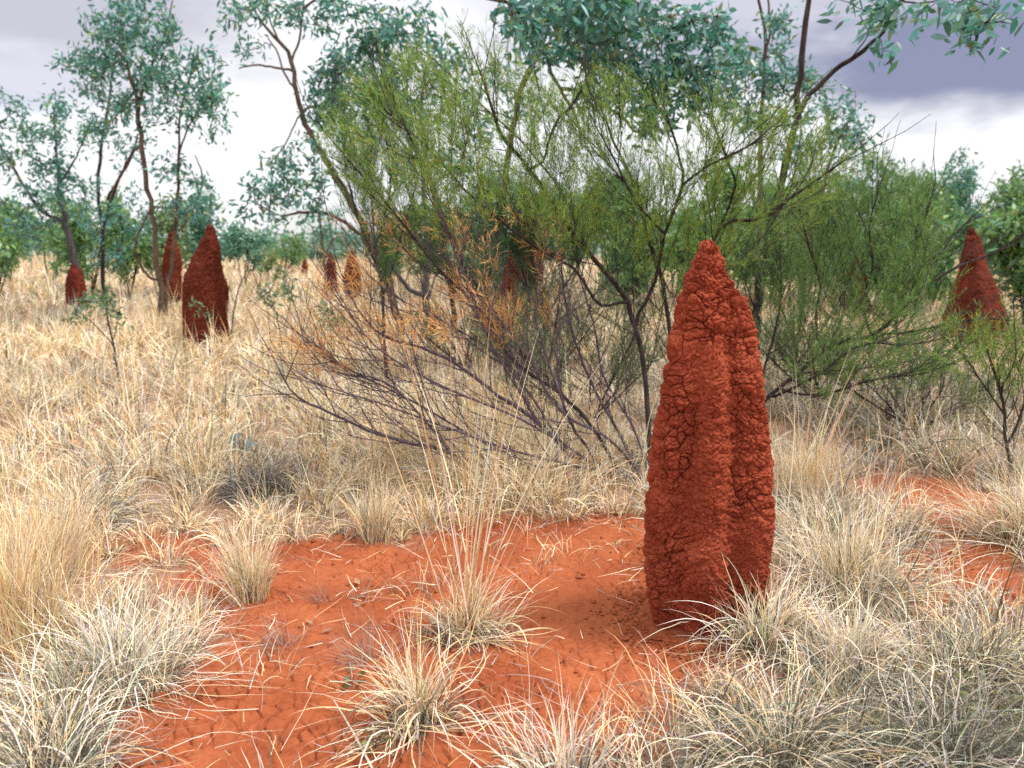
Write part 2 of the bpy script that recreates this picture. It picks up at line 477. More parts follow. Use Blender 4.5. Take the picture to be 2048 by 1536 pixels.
# ------------------------------------------------------------------ woody plants
class Skel:
    def __init__(s, seed):
        s.rng = np.random.default_rng(seed); s.P = np.zeros((60000, 3)); s.par = np.full(60000, -1); s.n = 0
        s.R = np.zeros(60000); s.ok = np.zeros(60000, bool); s.D = np.zeros((60000, 3)); s.chains = []; s.tips = []

    def _add(s, p, par, r, ok, d):
        i = s.n; s.P[i] = p; s.par[i] = par; s.R[i] = r; s.ok[i] = ok; s.D[i] = d; s.n += 1
        return i

    def limb(s, pts, radii, ok_from=.25, wob=.3, step=None, join=True):
        pts = np.asarray(pts, float); n = len(pts)
        Ls = np.linalg.norm(np.diff(pts, axis=0), axis=1); T = Ls.sum()
        step = step or T / max(8, n * 3)
        tt = np.concatenate([[0], np.cumsum(Ls)]); m = max(4, int(T / step)); u = np.linspace(0, T, m + 1)
        ext = np.vstack([2 * pts[0] - pts[1], pts, 2 * pts[-1] - pts[-2]])
        out = []
        for x in u:
            k = min(np.searchsorted(tt, x, 'right') - 1, n - 2); f = (x - tt[k]) / max(Ls[k], 1e-9)
            p0, p1, p2, p3 = ext[k], ext[k + 1], ext[k + 2], ext[k + 3]
            out.append(.5 * (2 * p1 + (p2 - p0) * f + (2 * p0 - 5 * p1 + 4 * p2 - p3) * f * f + (3 * p1 - p0 - 3 * p2 + p3) * f ** 3))
        out = np.array(out); rr = np.interp(u, tt, radii)
        out[1:-1] += s.rng.normal(0, 1, (m - 1, 3)) * rr[1:-1, None] * wob
        par = -1
        if join and s.n:
            d = np.linalg.norm(s.P[:s.n] - out[0], axis=1); par = int(d.argmin())
            out[0] = s.P[par]
        ch = []
        for i in range(m + 1):
            if i == 0 and par >= 0: ch.append(par); continue
            d = out[min(i + 1, m)] - out[max(i - 1, 0)]; d = d / (np.linalg.norm(d) + 1e-9)
            par = s._add(out[i], par, rr[i], i / m >= ok_from, d); ch.append(par)
        s.chains.append((ch, True))
        return ch

    def grow(s, targets, seg, up=.15, wob=.12, fwd=.35):
        T = np.asarray(targets)
        base = s.P[:s.n][s.ok[:s.n]]
        d0 = np.array([np.min(((base - t) ** 2).sum(1)) for t in T])
        for t in T[np.argsort(d0)]:
            P = s.P[:s.n]; v = t - P; d = np.sqrt((v ** 2).sum(1)) + 1e-6
            c = d * (1.25 - .45 * (v * s.D[:s.n]).sum(1) / d) + np.where(s.ok[:s.n], 0, 1e6)
            i = int(c.argmin()); L_ = d[i]
            p0 = s.P[i]; ctl = p0 + s.D[i] * L_ * fwd + np.array([0, 0, up * L_]) * .5 + (t - p0) * .25
            m = max(2, int(round(L_ / seg)))
            ch = [i]; par = i; prev = p0
            for k in range(1, m + 1):
                f = k / m; p = (1 - f) ** 2 * p0 + 2 * f * (1 - f) * ctl + f * f * t
                if k < m: p = p + s.rng.normal(0, 1, 3) * seg * wob
                dd = p - prev; dd = dd / (np.linalg.norm(dd) + 1e-9); prev = p
                par = s._add(p, par, 0, True, dd); ch.append(par)
            s.chains.append((ch, False)); s.tips.append(ch)

    def radii(s, rt, pw=.5):
        cnt = np.zeros(s.n)
        for ch, lm in s.chains: cnt[ch[-1]] += 1
        for i in range(s.n - 1, -1, -1):
            if s.par[i] >= 0: cnt[s.par[i]] += cnt[i]
        r = rt * np.maximum(cnt, 1) ** pw
        s.rad = np.where(s.R[:s.n] > 0, s.R[:s.n], r)

    def tubes(s, acc, keep=None):
        for ch, lm in s.chains:
            idx = np.array(ch)
            P = s.P[idx]; r = s.rad[idx].copy()
            if not lm or s.par[ch[-1]] < 0 or True:
                if len(r) > 1: r[0] = min(r[0], r[1] * 1.15)
            if not lm: r[-1] *= .5
            k = 9 if r.max() > .03 else (6 if r.max() > .012 else 3)
            m = len(P)
            d = norm(np.gradient(P, axis=0))
            ref = np.array([.31, .95, .05]) if abs(d[0] @ np.array([.31, .95, .05])) < .9 else np.array([1., 0, 0])
            a = norm(np.cross(d, ref)); b = np.cross(d, a)
            an = np.arange(k) * 2 * pi / k
            V = P[:, None] + r[:, None, None] * (np.cos(an)[None, :, None] * a[:, None] + np.sin(an)[None, :, None] * b[:, None])
            if k == 9: V = V + s.rng.normal(0, .06, (m, k, 1)) * r[:, None, None] * (V - P[:, None]) / np.maximum(r[:, None, None], 1e-6)
            g_ = np.arange(m * k).reshape(m, k)
            q = np.stack([g_[:-1], np.roll(g_, -1, 1)[:-1], np.roll(g_, -1, 1)[1:], g_[1:]], -1).reshape(-1, 4)
            acc.add(V.reshape(-1, 3), None, q)


def leaves(acc, rng, B, D, Ln, Wd, C, curl=.25):
    n = len(B)
    D = norm(D); rnd = norm(rng.normal(0, 1, (n, 3)))
    S = norm(np.cross(D, rnd)); Nn = np.cross(S, D)
    cu = (rng.uniform(-.3, 1, n) * curl * Ln)[:, None]
    Ln = Ln[:, None]; Wd = Wd[:, None]
    pts = [B, B + D * Ln * .33 + S * Wd * .5 + Nn * cu * .1, B + D * Ln * .33 - S * Wd * .5 + Nn * cu * .1,
           B + D * Ln * .68 + S * Wd * .38 + Nn * cu * .45, B + D * Ln * .68 - S * Wd * .38 + Nn * cu * .45, B + D * Ln + Nn * cu]
    V = np.stack(pts, 1).reshape(-1, 3)
    o = (np.arange(n) * 6)[:, None]
    acc.add(V, np.concatenate([o + [0, 1, 2], o + [3, 5, 4]]), o + [1, 3, 4, 2], np.repeat(C, 6, 0))


def needles(acc, rng, B, D, Ln, Wd, C):
    n = len(B)
    D = norm(D); S = norm(np.cross(D, norm(rng.normal(0, 1, (n, 3)))))
    bend = norm(rng.normal(0, 1, (n, 3))) * (Ln * .12)[:, None]
    Ln = Ln[:, None]; Wd = Wd[:, None]
    V = np.stack([B, B + D * Ln * .5 + S * Wd * .5 + bend, B + D * Ln, B + D * Ln * .5 - S * Wd * .5 + bend], 1).reshape(-1, 3)
    o = (np.arange(n) * 4)[:, None]
    acc.add(V, None, o + [0, 1, 2, 3], np.repeat(C, 4, 0))


def pal(rng, n, cols, w=None, jit=.18):
    c = np.array(cols)[rng.choice(len(cols), n, p=w)]
    return c * (1 + rng.normal(0, jit, (n, 1))) * (1 + rng.normal(0, .06, (n, 3)))


GUM = [(.055, .235, .18), (.09, .30, .26), (.065, .22, .10), (.20, .41, .38), (.20, .29, .075), (.04, .165, .12)]  # palest blue paints leaf highlights, dealt out at random
GUMW = [.28, .26, .15, .10, .06, .15]
NEED = [(.15, .28, .045), (.23, .37, .05), (.09, .20, .05), (.36, .42, .07), (.38, .27, .05)]
NEEDW = [.36, .28, .2, .11, .05]
DEADC = [(.74, .40, .13), (.62, .27, .075), (.82, .53, .22), (.45, .21, .09)]


def clump_points(rng, clumps, Y, dens, thick):
    """(u, v, ru, rv[, dY]) in photo pixels -> points inside ellipsoids at their real depth"""
    out = []
    for c in clumps:
        u, v, ru, rv = c[:4]; dy = c[4] if len(c) > 4 else 0
        n = max(3, int(dens * ru * rv / 1000))
        q = norm(rng.normal(0, 1, (n, 3))) * (rng.uniform(0, 1, (n, 1)) ** .45)
        for k in q:
            out.append(at(u + k[0] * ru, v + k[1] * rv, Y + dy + k[2] * ru * px(Y) * thick + rng.normal(0, thick * .2)))
    return out


def wood(name, label, cat, Y, limbs, clumps, seed, style='gum', dens=4, leaf=.11, per=14, seg=.18, rt=.004, bark=None, thick=1.1,
         up=.2, cols=None, wts=None, dead=(), group=None, parts=('trunk', 'crown'), ddens=3, dcols=None, wfac=None, dleaf=None, dper=None, span=3.2, bare_twigs=(), bdens=6, clumpk=None, bup=.2):
    rng = np.random.default_rng(seed)
    s = Skel(seed)
    for i, lm in enumerate(limbs):
        pts = [at(q[0], q[1], Y + (q[3] if len(q) > 3 else 0)) for q in lm]
        rr = [q[2] * (.58 if style == 'gum' else .66) * px(Y + (q[3] if len(q) > 3 else 0)) for q in lm]
        if i == 0: pts[0][2] = min(pts[0][2], -.03)
        s.limb(pts, rr, ok_from=.3 if i == 0 else .12)
    clumpk = clumpk or ((1.2, 1.3) if style == 'gum' and cat == 'tree' else (1, 1))
    clumps = [(c[0], c[1], c[2] * clumpk[0], c[3] * clumpk[1]) + tuple(c[4:]) for c in clumps]
    T = clump_points(rng, clumps, Y, dens * ((.85 if cat == 'tree' else 1.25) if style == 'gum' else 1), thick)
    nl = len(s.chains)
    if T: s.grow(T, seg, up)
    ntips = len(s.tips); ndead = 0
    if dead:
        s.grow(clump_points(rng, dead, Y, ddens, thick * .6), seg, up)
        ndead = len(s.tips) - ntips
    if bare_twigs:
        s.grow(clump_points(rng, bare_twigs, Y, bdens, thick * .6), seg, bup, .07, .2)
        s.tips = s.tips[:ntips + ndead]
    s.radii(rt)
    base = s.P[0].copy(); base[2] = 0
    root = thing(name, base, label, cat, group)
    acc = Acc(); s.tubes(acc)
    acc.build(parts[0], bark or M_BARK, root, base, smooth=True)

    def foliage(tips, cols_, wts_, per_, leaf_):
        B, D = [], []
        for ch in tips:
            P = s.P[np.array(ch)]
            m = len(P)
            t = rng.uniform(max(0, m - 1 - span), m - 1, per_)
            t[: max(1, per_ // 5)] = m - 1
            k = np.minimum(t.astype(int), m - 2); f = (t - k)[:, None]
            B.append(P[k] * (1 - f) + P[k + 1] * f); D.append(norm(P[k + 1] - P[k]))
        return np.concatenate(B), np.concatenate(D)
    if ntips:
        B, D = foliage(s.tips[:ntips], cols, wts, per, leaf)
        n = len(B); acc = Acc()
        if style == 'gum':
            B = B + rng.normal(0, leaf * .6, (n, 3))
            d = D * .45 + rng.normal(0, .62, (n, 3)) + np.array([0, 0, -.25])
            L_ = leaf * rng.uniform(.55, 1.25, n)
            leaves(acc, rng, B, d, L_, L_ * rng.uniform(.24, .42, n) * (wfac or 1), pal(rng, n, cols or GUM, wts or GUMW))
            acc.build(parts[1], M_GUM, root, base)
        else:
            d = D * .75 + rng.normal(0, .38, (n, 3)) + np.array([0, 0, .22])
            L_ = leaf * rng.uniform(.5, 1.3, n)
            needles(acc, rng, B, d, L_, L_ * .0 + (wfac or .0045) * rng.uniform(.7, 1.4, n), pal(rng, n, cols or NEED, wts or NEEDW))
            acc.build(parts[1], M_NEEDLE, root, base)
    if dead:
        B, D = foliage(s.tips[ntips:], None, None, dper or per, leaf)
        n = len(B); acc = Acc()
        d = D * .5 + rng.normal(0, .42, (n, 3)) + np.array([0, 0, .1])
        L_ = (dleaf or leaf) * rng.uniform(.6, 1.5, n)
        needles(acc, rng, B, d, L_, L_ * 0 + (wfac or .0045) * rng.uniform(.7, 1.3, n), pal(rng, n, dcols or DEADC, [.4, .25, .2, .15]))
        f = acc.build('dead_foliage', M_DEAD, root, base); f['label'] = 'orange dried-out sprays'
    return root


# --- eucalypts
wood('eucalyptus_tree', 'slender multi-stemmed gum with blue-green leaves rising beside the dark pointed mound', 'tree', 15,
     [[(326, 650, 12), (318, 560, 9), (312, 480, 9), (300, 400, 8), (285, 310, 7.5), (275, 215, 7), (255, 130, 4.5), (245, 50, 3.5), (250, -60, 2.5)],
      [(275, 215, 5), (300, 140, 4), (330, 70, 3), (345, 0, 2)],
      [(325, 645, 9, .1), (345, 520, 6, .3), (355, 400, 5, .3), (357, 300, 4, .2), (362, 220, 3, .1), (380, 150, 2)],
      [(356, 310, 3.5, .2), (380, 250, 3), (410, 205, 2.5)],
      [(340, 560, 5, .3), (300, 555, 4, 0), (270, 500, 4, -.3), (285, 450, 3.5, -.3), (300, 420, 3, -.3)],
      [(352, 480, 4, .4), (395, 400, 4, .6), (405, 350, 3, .6), (390, 310, 2, .6)],
      [(272, 290, 4, .1), (245, 345, 5, .4), (215, 400, 5, .6)]],
     [(255, 95, 85, 70), (195, 125, 60, 45), (325, 100, 70, 65), (395, 150, 75, 50), (425, 200, 45, 40), (365, 215, 55, 40), (235, 30, 55, 45), (300, 15, 60, 35),
      (150, 115, 40, 25), (200, 185, 50, 35), (215, 255, 40, 28), (300, 185, 65, 40), (420, 260, 40, 20), (400, 370, 55, 25), (335, 330, 35, 30), (345, 420, 40, 30), (290, 240, 40, 25), (410, 420, 45, 25)],
     101, dens=6.6, per=15, leaf=.135)
wood('eucalyptus_tree', 'leftmost gum with blue-barked leaning trunk and ragged open crown', 'tree', 17,
     [[(158, 600, 13), (148, 520, 12), (128, 440, 10), (118, 370, 6), (113, 290, 4), (108, 210, 3)],
      [(128, 440, 6), (80, 420, 5), (48, 370, 4.5), (12, 310, 3.5), (-20, 260, 2)],
      [(118, 370, 4), (150, 320, 3), (165, 280, 2)]],
     [(110, 205, 45, 28), (25, 250, 55, 32), (105, 270, 60, 32), (155, 265, 40, 25), (25, 325, 45, 28), (85, 325, 45, 25), (5, 200, 30, 15), (95, 380, 60, 35), (170, 395, 50, 35), (140, 330, 40, 25), (30, 400, 50, 35), (60, 460, 60, 30), (-50, 300, 50, 60)],
     102, dens=8, per=13, leaf=.14, bark=M_BARKG)
wood('eucalyptus_tree', 'thin dark two-stemmed gum between the leftmost gum and the slender multi-stemmed one', 'tree', 19,
     [[(205, 600, 8), (205, 480, 6), (196, 380, 6), (203, 290, 5), (218, 200, 4), (225, 130, 2.5)], [(203, 470, 5), (228, 380, 5), (262, 315, 4), (275, 270, 3)]],
     [(240, 210, 45, 35), (195, 270, 40, 28), (255, 290, 35, 28), (215, 145, 35, 25), (250, 410, 55, 35), (190, 440, 55, 35), (280, 470, 50, 35), (225, 510, 50, 30)],
     103, dens=8, per=13, leaf=.13, bark=M_DARKBARK)
wood('eucalyptus_tree', 'brown-barked gum leaning far to the left out of the broom shrub', 'tree', 12.5,
     [[(808, 700, 15), (790, 620, 14), (770, 545, 13), (735, 470, 12), (700, 400, 12), (660, 335, 11), (625, 280, 9), (600, 220, 8), (592, 180, 7.5), (583, 120, 7), (560, 85, 5.5), (520, 40, 4), (490, -20, 3)],
      [(583, 120, 4), (598, 80, 4), (605, 20, 3), (612, -50, 2)],
      [(562, 88, 4), (540, 40, 3), (530, -30, 2)],
      [(587, 140, 4), (550, 135, 3.5), (510, 130, 3), (478, 137, 2)],
      [(592, 180, 4), (570, 150, 3.5), (555, 105, 3), (535, 75, 2)],
      [(766, 540, 8), (735, 490, 8, -.3), (700, 450, 7, -.5), (655, 428, 6, -.6), (610, 424, 5, -.6), (560, 430, 3.5, -.6), (510, 405, 2.5, -.6)],
      [(600, 225, 3), (570, 290, 2.5, -.3), (545, 320, 2, -.5)]],
     [(600, 15, 70, 30), (690, 15, 60, 25), (535, 25, 55, 28), (465, 55, 35, 20), (470, 10, 45, 22), (505, 100, 35, 20), (660, 50, 45, 18), (740, 20, 40, 25),
      (580, 325, 55, 32, -.4), (530, 375, 50, 25, -.5), (600, 390, 55, 28, -.6), (645, 350, 40, 25, -.4), (545, 440, 40, 15, -.6), (620, 280, 30, 18, -.3), (505, 415, 30, 15, -.6), (640, 420, 40, 15, -.6), (650, 230, 40, 40, .3), (690, 170, 50, 45, .5), (560, 370, 60, 25, -.6)],
     104, dens=6.2, per=13, leaf=.125, seg=.15)
wood('eucalyptus_tree', 'big-leaved gum towering behind the middle of the broom shrub, its fork spread against the sky', 'tree', 9.5,
     [[(945, 715, 16), (965, 610, 13), (990, 500, 11), (1005, 400, 10), (1020, 300, 10), (1035, 200, 10), (1060, 140, 10), (1085, 90, 9), (1080, 60, 6, -.3), (1130, 25, 5, -.8), (1200, -10, 3, -1.2)],
      [(1085, 92, 7), (1105, 150, 6), (1150, 230, 5), (1165, 300, 3)],
      [(1080, 62, 5, -.3), (1040, 15, 6, -1.2), (965, -5, 5, -1.8)],
      [(1088, 88, 5), (1160, 70, 4), (1240, 60, 3), (1330, 30, 2)]],
     [(1130, 35, 75, 35, -1), (1060, 55, 45, 25, -1.2), (1195, 70, 60, 32, -.5), (1270, 30, 60, 32, -.5), (1230, 130, 60, 35), (1160, 110, 50, 30), (1310, 90, 50, 35), (1370, 60, 45, 30), (1330, 150, 45, 30), (1260, 190, 50, 30), (1150, 15, 80, 25, -1), (1230, 0, 70, 25, -1),
      (1020, 25, 40, 20, -1.4), (1385, 130, 40, 30), (1200, 180, 50, 30), (1400, 180, 45, 35), (1440, 60, 40, 35), (1480, 120, 40, 30), (1350, 210, 50, 30), (1080, 110, 40, 25), (1290, 240, 50, 25)],
     105, dens=9, per=14, leaf=.13, seg=.14)
wood('eucalyptus_tree', 'pale gum with grey crooked trunk behind the left half of the broom shrub', 'tree', 12.5,
     [[(866, 705, 15), (864, 640, 14), (850, 595, 13), (858, 520, 10), (850, 420, 8), (842, 330, 7), (815, 250, 6), (790, 170, 5), (760, 100, 3)],
      [(850, 597, 9), (815, 575, 8, -.1), (790, 540, 7, -.2), (770, 500, 5, -.2)],
      [(842, 330, 4), (780, 260, 4), (720, 200, 3), (680, 150, 2)]],
     [(690, 125, 45, 30), (655, 155, 35, 25), (745, 140, 50, 35), (690, 200, 45, 30), (765, 75, 45, 35), (640, 200, 35, 25), (800, 140, 45, 35), (740, 60, 50, 25), (710, 100, 45, 30), (850, 90, 50, 30), (780, 200, 60, 40), (660, 250, 40, 30), (830, 40, 45, 25)],
     106, dens=8, per=13, leaf=.13, bark=M_BARKG)
wood('eucalyptus_tree', 'straight dark-trunked gum half lost behind the broom shrub, right of the crooked grey trunk', 'tree', 13,
     [[(905, 690, 12), (905, 600, 9), (885, 480, 8), (855, 330, 7), (840, 240, 6), (850, 150, 4)], [(903, 590, 6), (935, 470, 5), (960, 380, 4)]],
     [(860, 130, 50, 35), (900, 200, 60, 35), (930, 330, 60, 40), (830, 220, 50, 35), (990, 400, 50, 35), (920, 120, 50, 30), (1000, 150, 45, 30), (960, 250, 60, 35), (1060, 220, 50, 35)], 107, dens=7, per=12, leaf=.13, bark=M_DARKBARK)
wood('eucalyptus_tree', 'forked gum at right whose dark limb arches across the storm cloud', 'tree', 8,
     [[(1505, 790, 14), (1515, 600, 13), (1545, 430, 12), (1572, 320, 12), (1590, 245, 11), (1601, 150, 10), (1610, 60, 9), (1622, -30, 8)],
      [(1588, 250, 9), (1620, 190, 8), (1680, 132, 8), (1735, 95, 7.5, -.3), (1778, 45, 7, -.7), (1808, -20, 6, -1)],
      [(1798, 4, 4, -.9), (1850, 5, 3.5, -1.4), (1920, -5, 3, -2), (1990, 15, 2, -2.4)],
      [(1700, 120, 3, -.1), (1735, 70, 2.5, -.4), (1720, 30, 2, -.6)]],
     [(1720, 8, 55, 18, -1.2), (1760, 50, 30, 24, -1), (1775, 100, 20, 10, -.7), (1850, 25, 25, 12, -1.6), (1945, 40, 32, 26, -2.2), (1925, 85, 16, 20, -2.2), (2015, 40, 18, 8, -2.4), (1800, 15, 30, 15, -1), (1900, 10, 40, 14, -2)],
     108, dens=7, per=9, leaf=.125, seg=.1, thick=.6, bark=M_DARKBARK, rt=.003)
wood('eucalyptus_tree', 'pole-straight gum stem with small clustered leaves just left of the forked gum', 'tree', 11,
     [[(1512, 640, 11), (1518, 480, 9), (1520, 350, 8), (1525, 200, 7), (1530, 100, 6), (1527, 40, 5), (1512, -20, 4)], [(1529, 110, 4), (1540, 60, 4), (1535, -20, 3)], [(1520, 330, 4), (1560, 240, 3), (1600, 170, 2)], [(1522, 260, 3.5), (1470, 200, 3), (1430, 150, 2)]],
     [(1560, 45, 35, 35), (1560, 115, 28, 28), (1545, 170, 40, 28), (1600, 150, 40, 28), (1640, 170, 32, 22), (1450, 200, 50, 35), (1500, 150, 35, 30), (1440, 120, 40, 30), (1510, 240, 50, 30), (1590, 220, 40, 25)],
     109, dens=13, per=13, leaf=.095)
wood('eucalyptus_tree', 'gum with wispy crown whose leaves spill right below the arching dark limb', 'tree', 13,
     [[(1600, 640, 10), (1610, 500, 8), (1640, 400, 7), (1660, 320, 6), (1690, 250, 4)], [(1640, 400, 4), (1590, 330, 3), (1560, 290, 2)]],
     [(1690, 205, 35, 22), (1705, 250, 40, 25), (1690, 290, 50, 25), (1650, 280, 45, 28), (1740, 300, 35, 20), (1600, 300, 50, 30), (1640, 230, 40, 22), (1720, 350, 60, 25), (1780, 330, 30, 18)],
     110, dens=8, per=12, leaf=.12)
wood('eucalyptus_tree', 'thin upright gum sapling right of the far tiny mound, under the leaning gum', 'tree', 20,
     [[(655, 590, 5), (648, 520, 4.5), (640, 440, 4), (632, 400, 2.5)], [(648, 520, 3), (668, 470, 2.5), (675, 430, 2)]],
     [(620, 440, 40, 22), (660, 430, 45, 25), (690, 460, 35, 22), (640, 470, 30, 15)], 111, dens=9, per=10, leaf=.13)

# --- broom shrubs: straight fine branches fanning out of bare limbs, needles only on the outer twigs
def proj(P):
    d = P - np.array([0, 0, CAMH])
    f = d[:, 1] * CP - d[:, 2] * SP; up = d[:, 1] * SP + d[:, 2] * CP
    return 1024 + F * d[:, 0] / f, 768 - F * up / f


def turn(rng, d, lo, hi):       # directions turned away from d by lo..hi
    n = len(d)
    a = norm(np.cross(d, norm(rng.normal(0, 1, (n, 3)))))
    t = rng.uniform(lo, hi, (n, 1))
    return d * np.cos(t) + a * np.sin(t)


def shoot(rng, p0, d, L_, seg, upb, jit):
    m = max(2, int(round(L_ / seg))); P = [p0]
    for _ in range(m):
        d = norm(d + np.array([0, 0, upb]) + rng.normal(0, jit, 3)); P.append(P[-1] + d * L_ / m)
    return np.array(P)


def broom(label, Y, limbs, seed, green=None, dead=None, deadp=.5, name='broom_shrub', bark=None, k=1.0, nl=.044, nw=.0034, upb=.10, cols=None, wts=None,
          env=None, dark=(), bare_p=.62, limbk=.66, secL=(.4, .85), nper=9, splay=(.35, .8)):
    rng = np.random.default_rng(seed); s = Skel(seed)
    for i, lm in enumerate(limbs):
        pts = [at(q[0], q[1], Y + (q[3] if len(q) > 3 else 0)) for q in lm]
        rr = [q[2] * limbk * px(Y) for q in lm]
        if i == 0: pts[0][2] = min(pts[0][2], -.03)
        s.limb(pts, rr)
    s.radii(.002)
    base = s.P[0].copy(); base[2] = 0
    ch = [(s.P[np.array(c)], s.rad[np.array(c)]) for c, _ in s.chains]
    sec, ter = [], []

    def along(P, sp, t0):
        seg = np.linalg.norm(np.diff(P, axis=0), axis=1); cs = np.concatenate([[0], np.cumsum(seg)]); T = cs[-1]
        x = np.arange(t0 * T + rng.uniform(0, sp), T, sp); x = np.concatenate([x, [T * .999]])
        q = np.clip(np.searchsorted(cs, x, 'right') - 1, 0, len(seg) - 1); f = ((x - cs[q]) / np.maximum(seg[q], 1e-6))[:, None]
        return P[q] * (1 - f) + P[q + 1] * f, norm(P[q + 1] - P[q]), x / T

    sdk, tdk = [], []
    for ci, (P, r) in enumerate(ch):
        p, d, t = along(P, .095 * k, .22)
        dd = turn(rng, d, *splay); dd[-1] = d[-1]
        for a, b, c in zip(p, dd, t):
            if b[2] < -.1: b = b * np.array([1, 1, -.3])
            Q = shoot(rng, a, norm(b), rng.uniform(*secL) * (1.05 - .35 * c) * k ** .5, .07, upb, .09)
            sdk.append(ci in dark)
            sec.append((Q, np.linspace(.0042, .0016, len(Q)) * (.7 + .3 * k)))
    for si, (P, r) in enumerate(sec):
        p, d, t = along(P, .062 * k, .18)
        dd = turn(rng, d, .3, .75); dd[-1] = d[-1]
        for a, b, c in zip(p, dd, t):
            Q = shoot(rng, a, b, rng.uniform(.14, .36) * (1.1 - .35 * c) * k ** .5, .06, upb, .07)
            ter.append(Q); tdk.append(sdk[si])
    tips = np.array([q[-1] for q in ter]); u, v = proj(tips)
    if env is not None:
        inside = inpoly(u + rng.normal(0, 14, len(u)), v + rng.normal(0, 14, len(u)), np.array(env, float))
    else: inside = np.ones(len(u), bool)
    isg = inpoly(u + rng.normal(0, 22, len(u)), v + rng.normal(0, 18, len(u)), np.array(green, float)) if green is not None else np.ones(len(u), bool)
    isd = np.zeros(len(u), bool)
    if dead is not None:
        isd = inpoly(u + rng.normal(0, 12, len(u)), v + rng.normal(0, 12, len(u)), np.array(dead, float)) & ~isg
        patch = vnoise(tips, 4.6, seed + 4) + .45 * vnoise(tips, 9, seed + 5)
        isd &= patch > (.5 - deadp) * 1.1
    isb = ~isg & ~isd & (rng.uniform(0, 1, len(u)) < bare_p)
    keepm = (isg | isd | isb) & inside
    allc = [(P, r, i in dark) for i, (P, r) in enumerate(ch)] + [(P, r, b) for (P, r), b in zip(sec, sdk)]
    allc += [(q, np.linspace(.0022, .0009, len(q)) * (.7 + .3 * k), b) for q, keep, b in zip(ter, keepm, tdk) if keep]
    accs = (Acc(), Acc())
    for P, r, dk in allc:
        r = r.copy(); kk = 8 if r.max() > .02 else (5 if r.max() > .008 else 3); m = len(P)
        d = norm(np.gradient(P, axis=0)); ref = np.array([.31, .95, .05]) if abs(d[0] @ np.array([.31, .95, .05])) < .9 else np.array([1., 0, 0])
        a = norm(np.cross(d, ref)); b = np.cross(d, a); an = np.arange(kk) * 2 * pi / kk
        V = P[:, None] + r[:, None, None] * (np.cos(an)[None, :, None] * a[:, None] + np.sin(an)[None, :, None] * b[:, None])
        g_ = np.arange(m * kk).reshape(m, kk)
        accs[int(dk)].add(V.reshape(-1, 3), None, np.stack([g_[:-1], np.roll(g_, -1, 1)[:-1], np.roll(g_, -1, 1)[1:], g_[1:]], -1).reshape(-1, 4))
    root = thing(name, base, label, 'shrub')
    accs[0].build('branches', bark or M_PURPLE, root, base, smooth=True)
    if dark:
        accs[1].build('upper_branches', M_DARKBARK, root, base, smooth=True)['label'] = 'dark upright upper branches'

    def foliage(sel, nm, mat, cl, w, nlen, pr, isdead):
        B, D = [], []
        for i in np.nonzero(sel)[0]:
            p, d, t = along(ter[i], .03 * k, .15)
            B.append(p); D.append(d)
        if not B: return
        B = np.concatenate(B); D = np.concatenate(D)
        # twiglets
        tw = turn(rng, D, .25, .75); tw = norm(tw + np.array([0, 0, .25 if not isdead else -.02])); tl = rng.uniform(.05, .13, len(B)) * k ** .5
        acc = Acc()
        needles(acc, rng, B, tw, tl, np.full(len(B), nw * .7), pal(rng, len(B), cl, w))
        rep_ = np.repeat(np.arange(len(B)), pr); f = rng.uniform(.05, 1, len(rep_))[:, None]
        nb = B[rep_] + tw[rep_] * tl[rep_][:, None] * f
        nd = turn(rng, tw[rep_], .15, .7); n = len(nb)
        if isdead: nd = nd + rng.normal(0, .25, (n, 3))
        # colour runs in sprays, not leaf by leaf
        sp = rng.uniform(.75, 1.3, len(B))[rep_][:, None]
        needles(acc, rng, nb, nd, nlen * rng.uniform(.5, 1.3, n), nw * (1.15 if isdead else 1) * rng.uniform(.7, 1.3, n), pal(rng, n, cl, w, .12) * sp)
        o = acc.build(nm, mat, root, base)
        if isdead: o['label'] = 'orange dried-out sprays'
    foliage(isg & inside, 'foliage', M_NEEDLE, cols or NEED, wts or NEEDW, nl, nper, False)
    if dead is not None:
        foliage(isd & inside, 'dead_foliage', M_DEAD, DEADC, [.4, .2, .3, .1], nl * 1.9, 3, True)
    return root


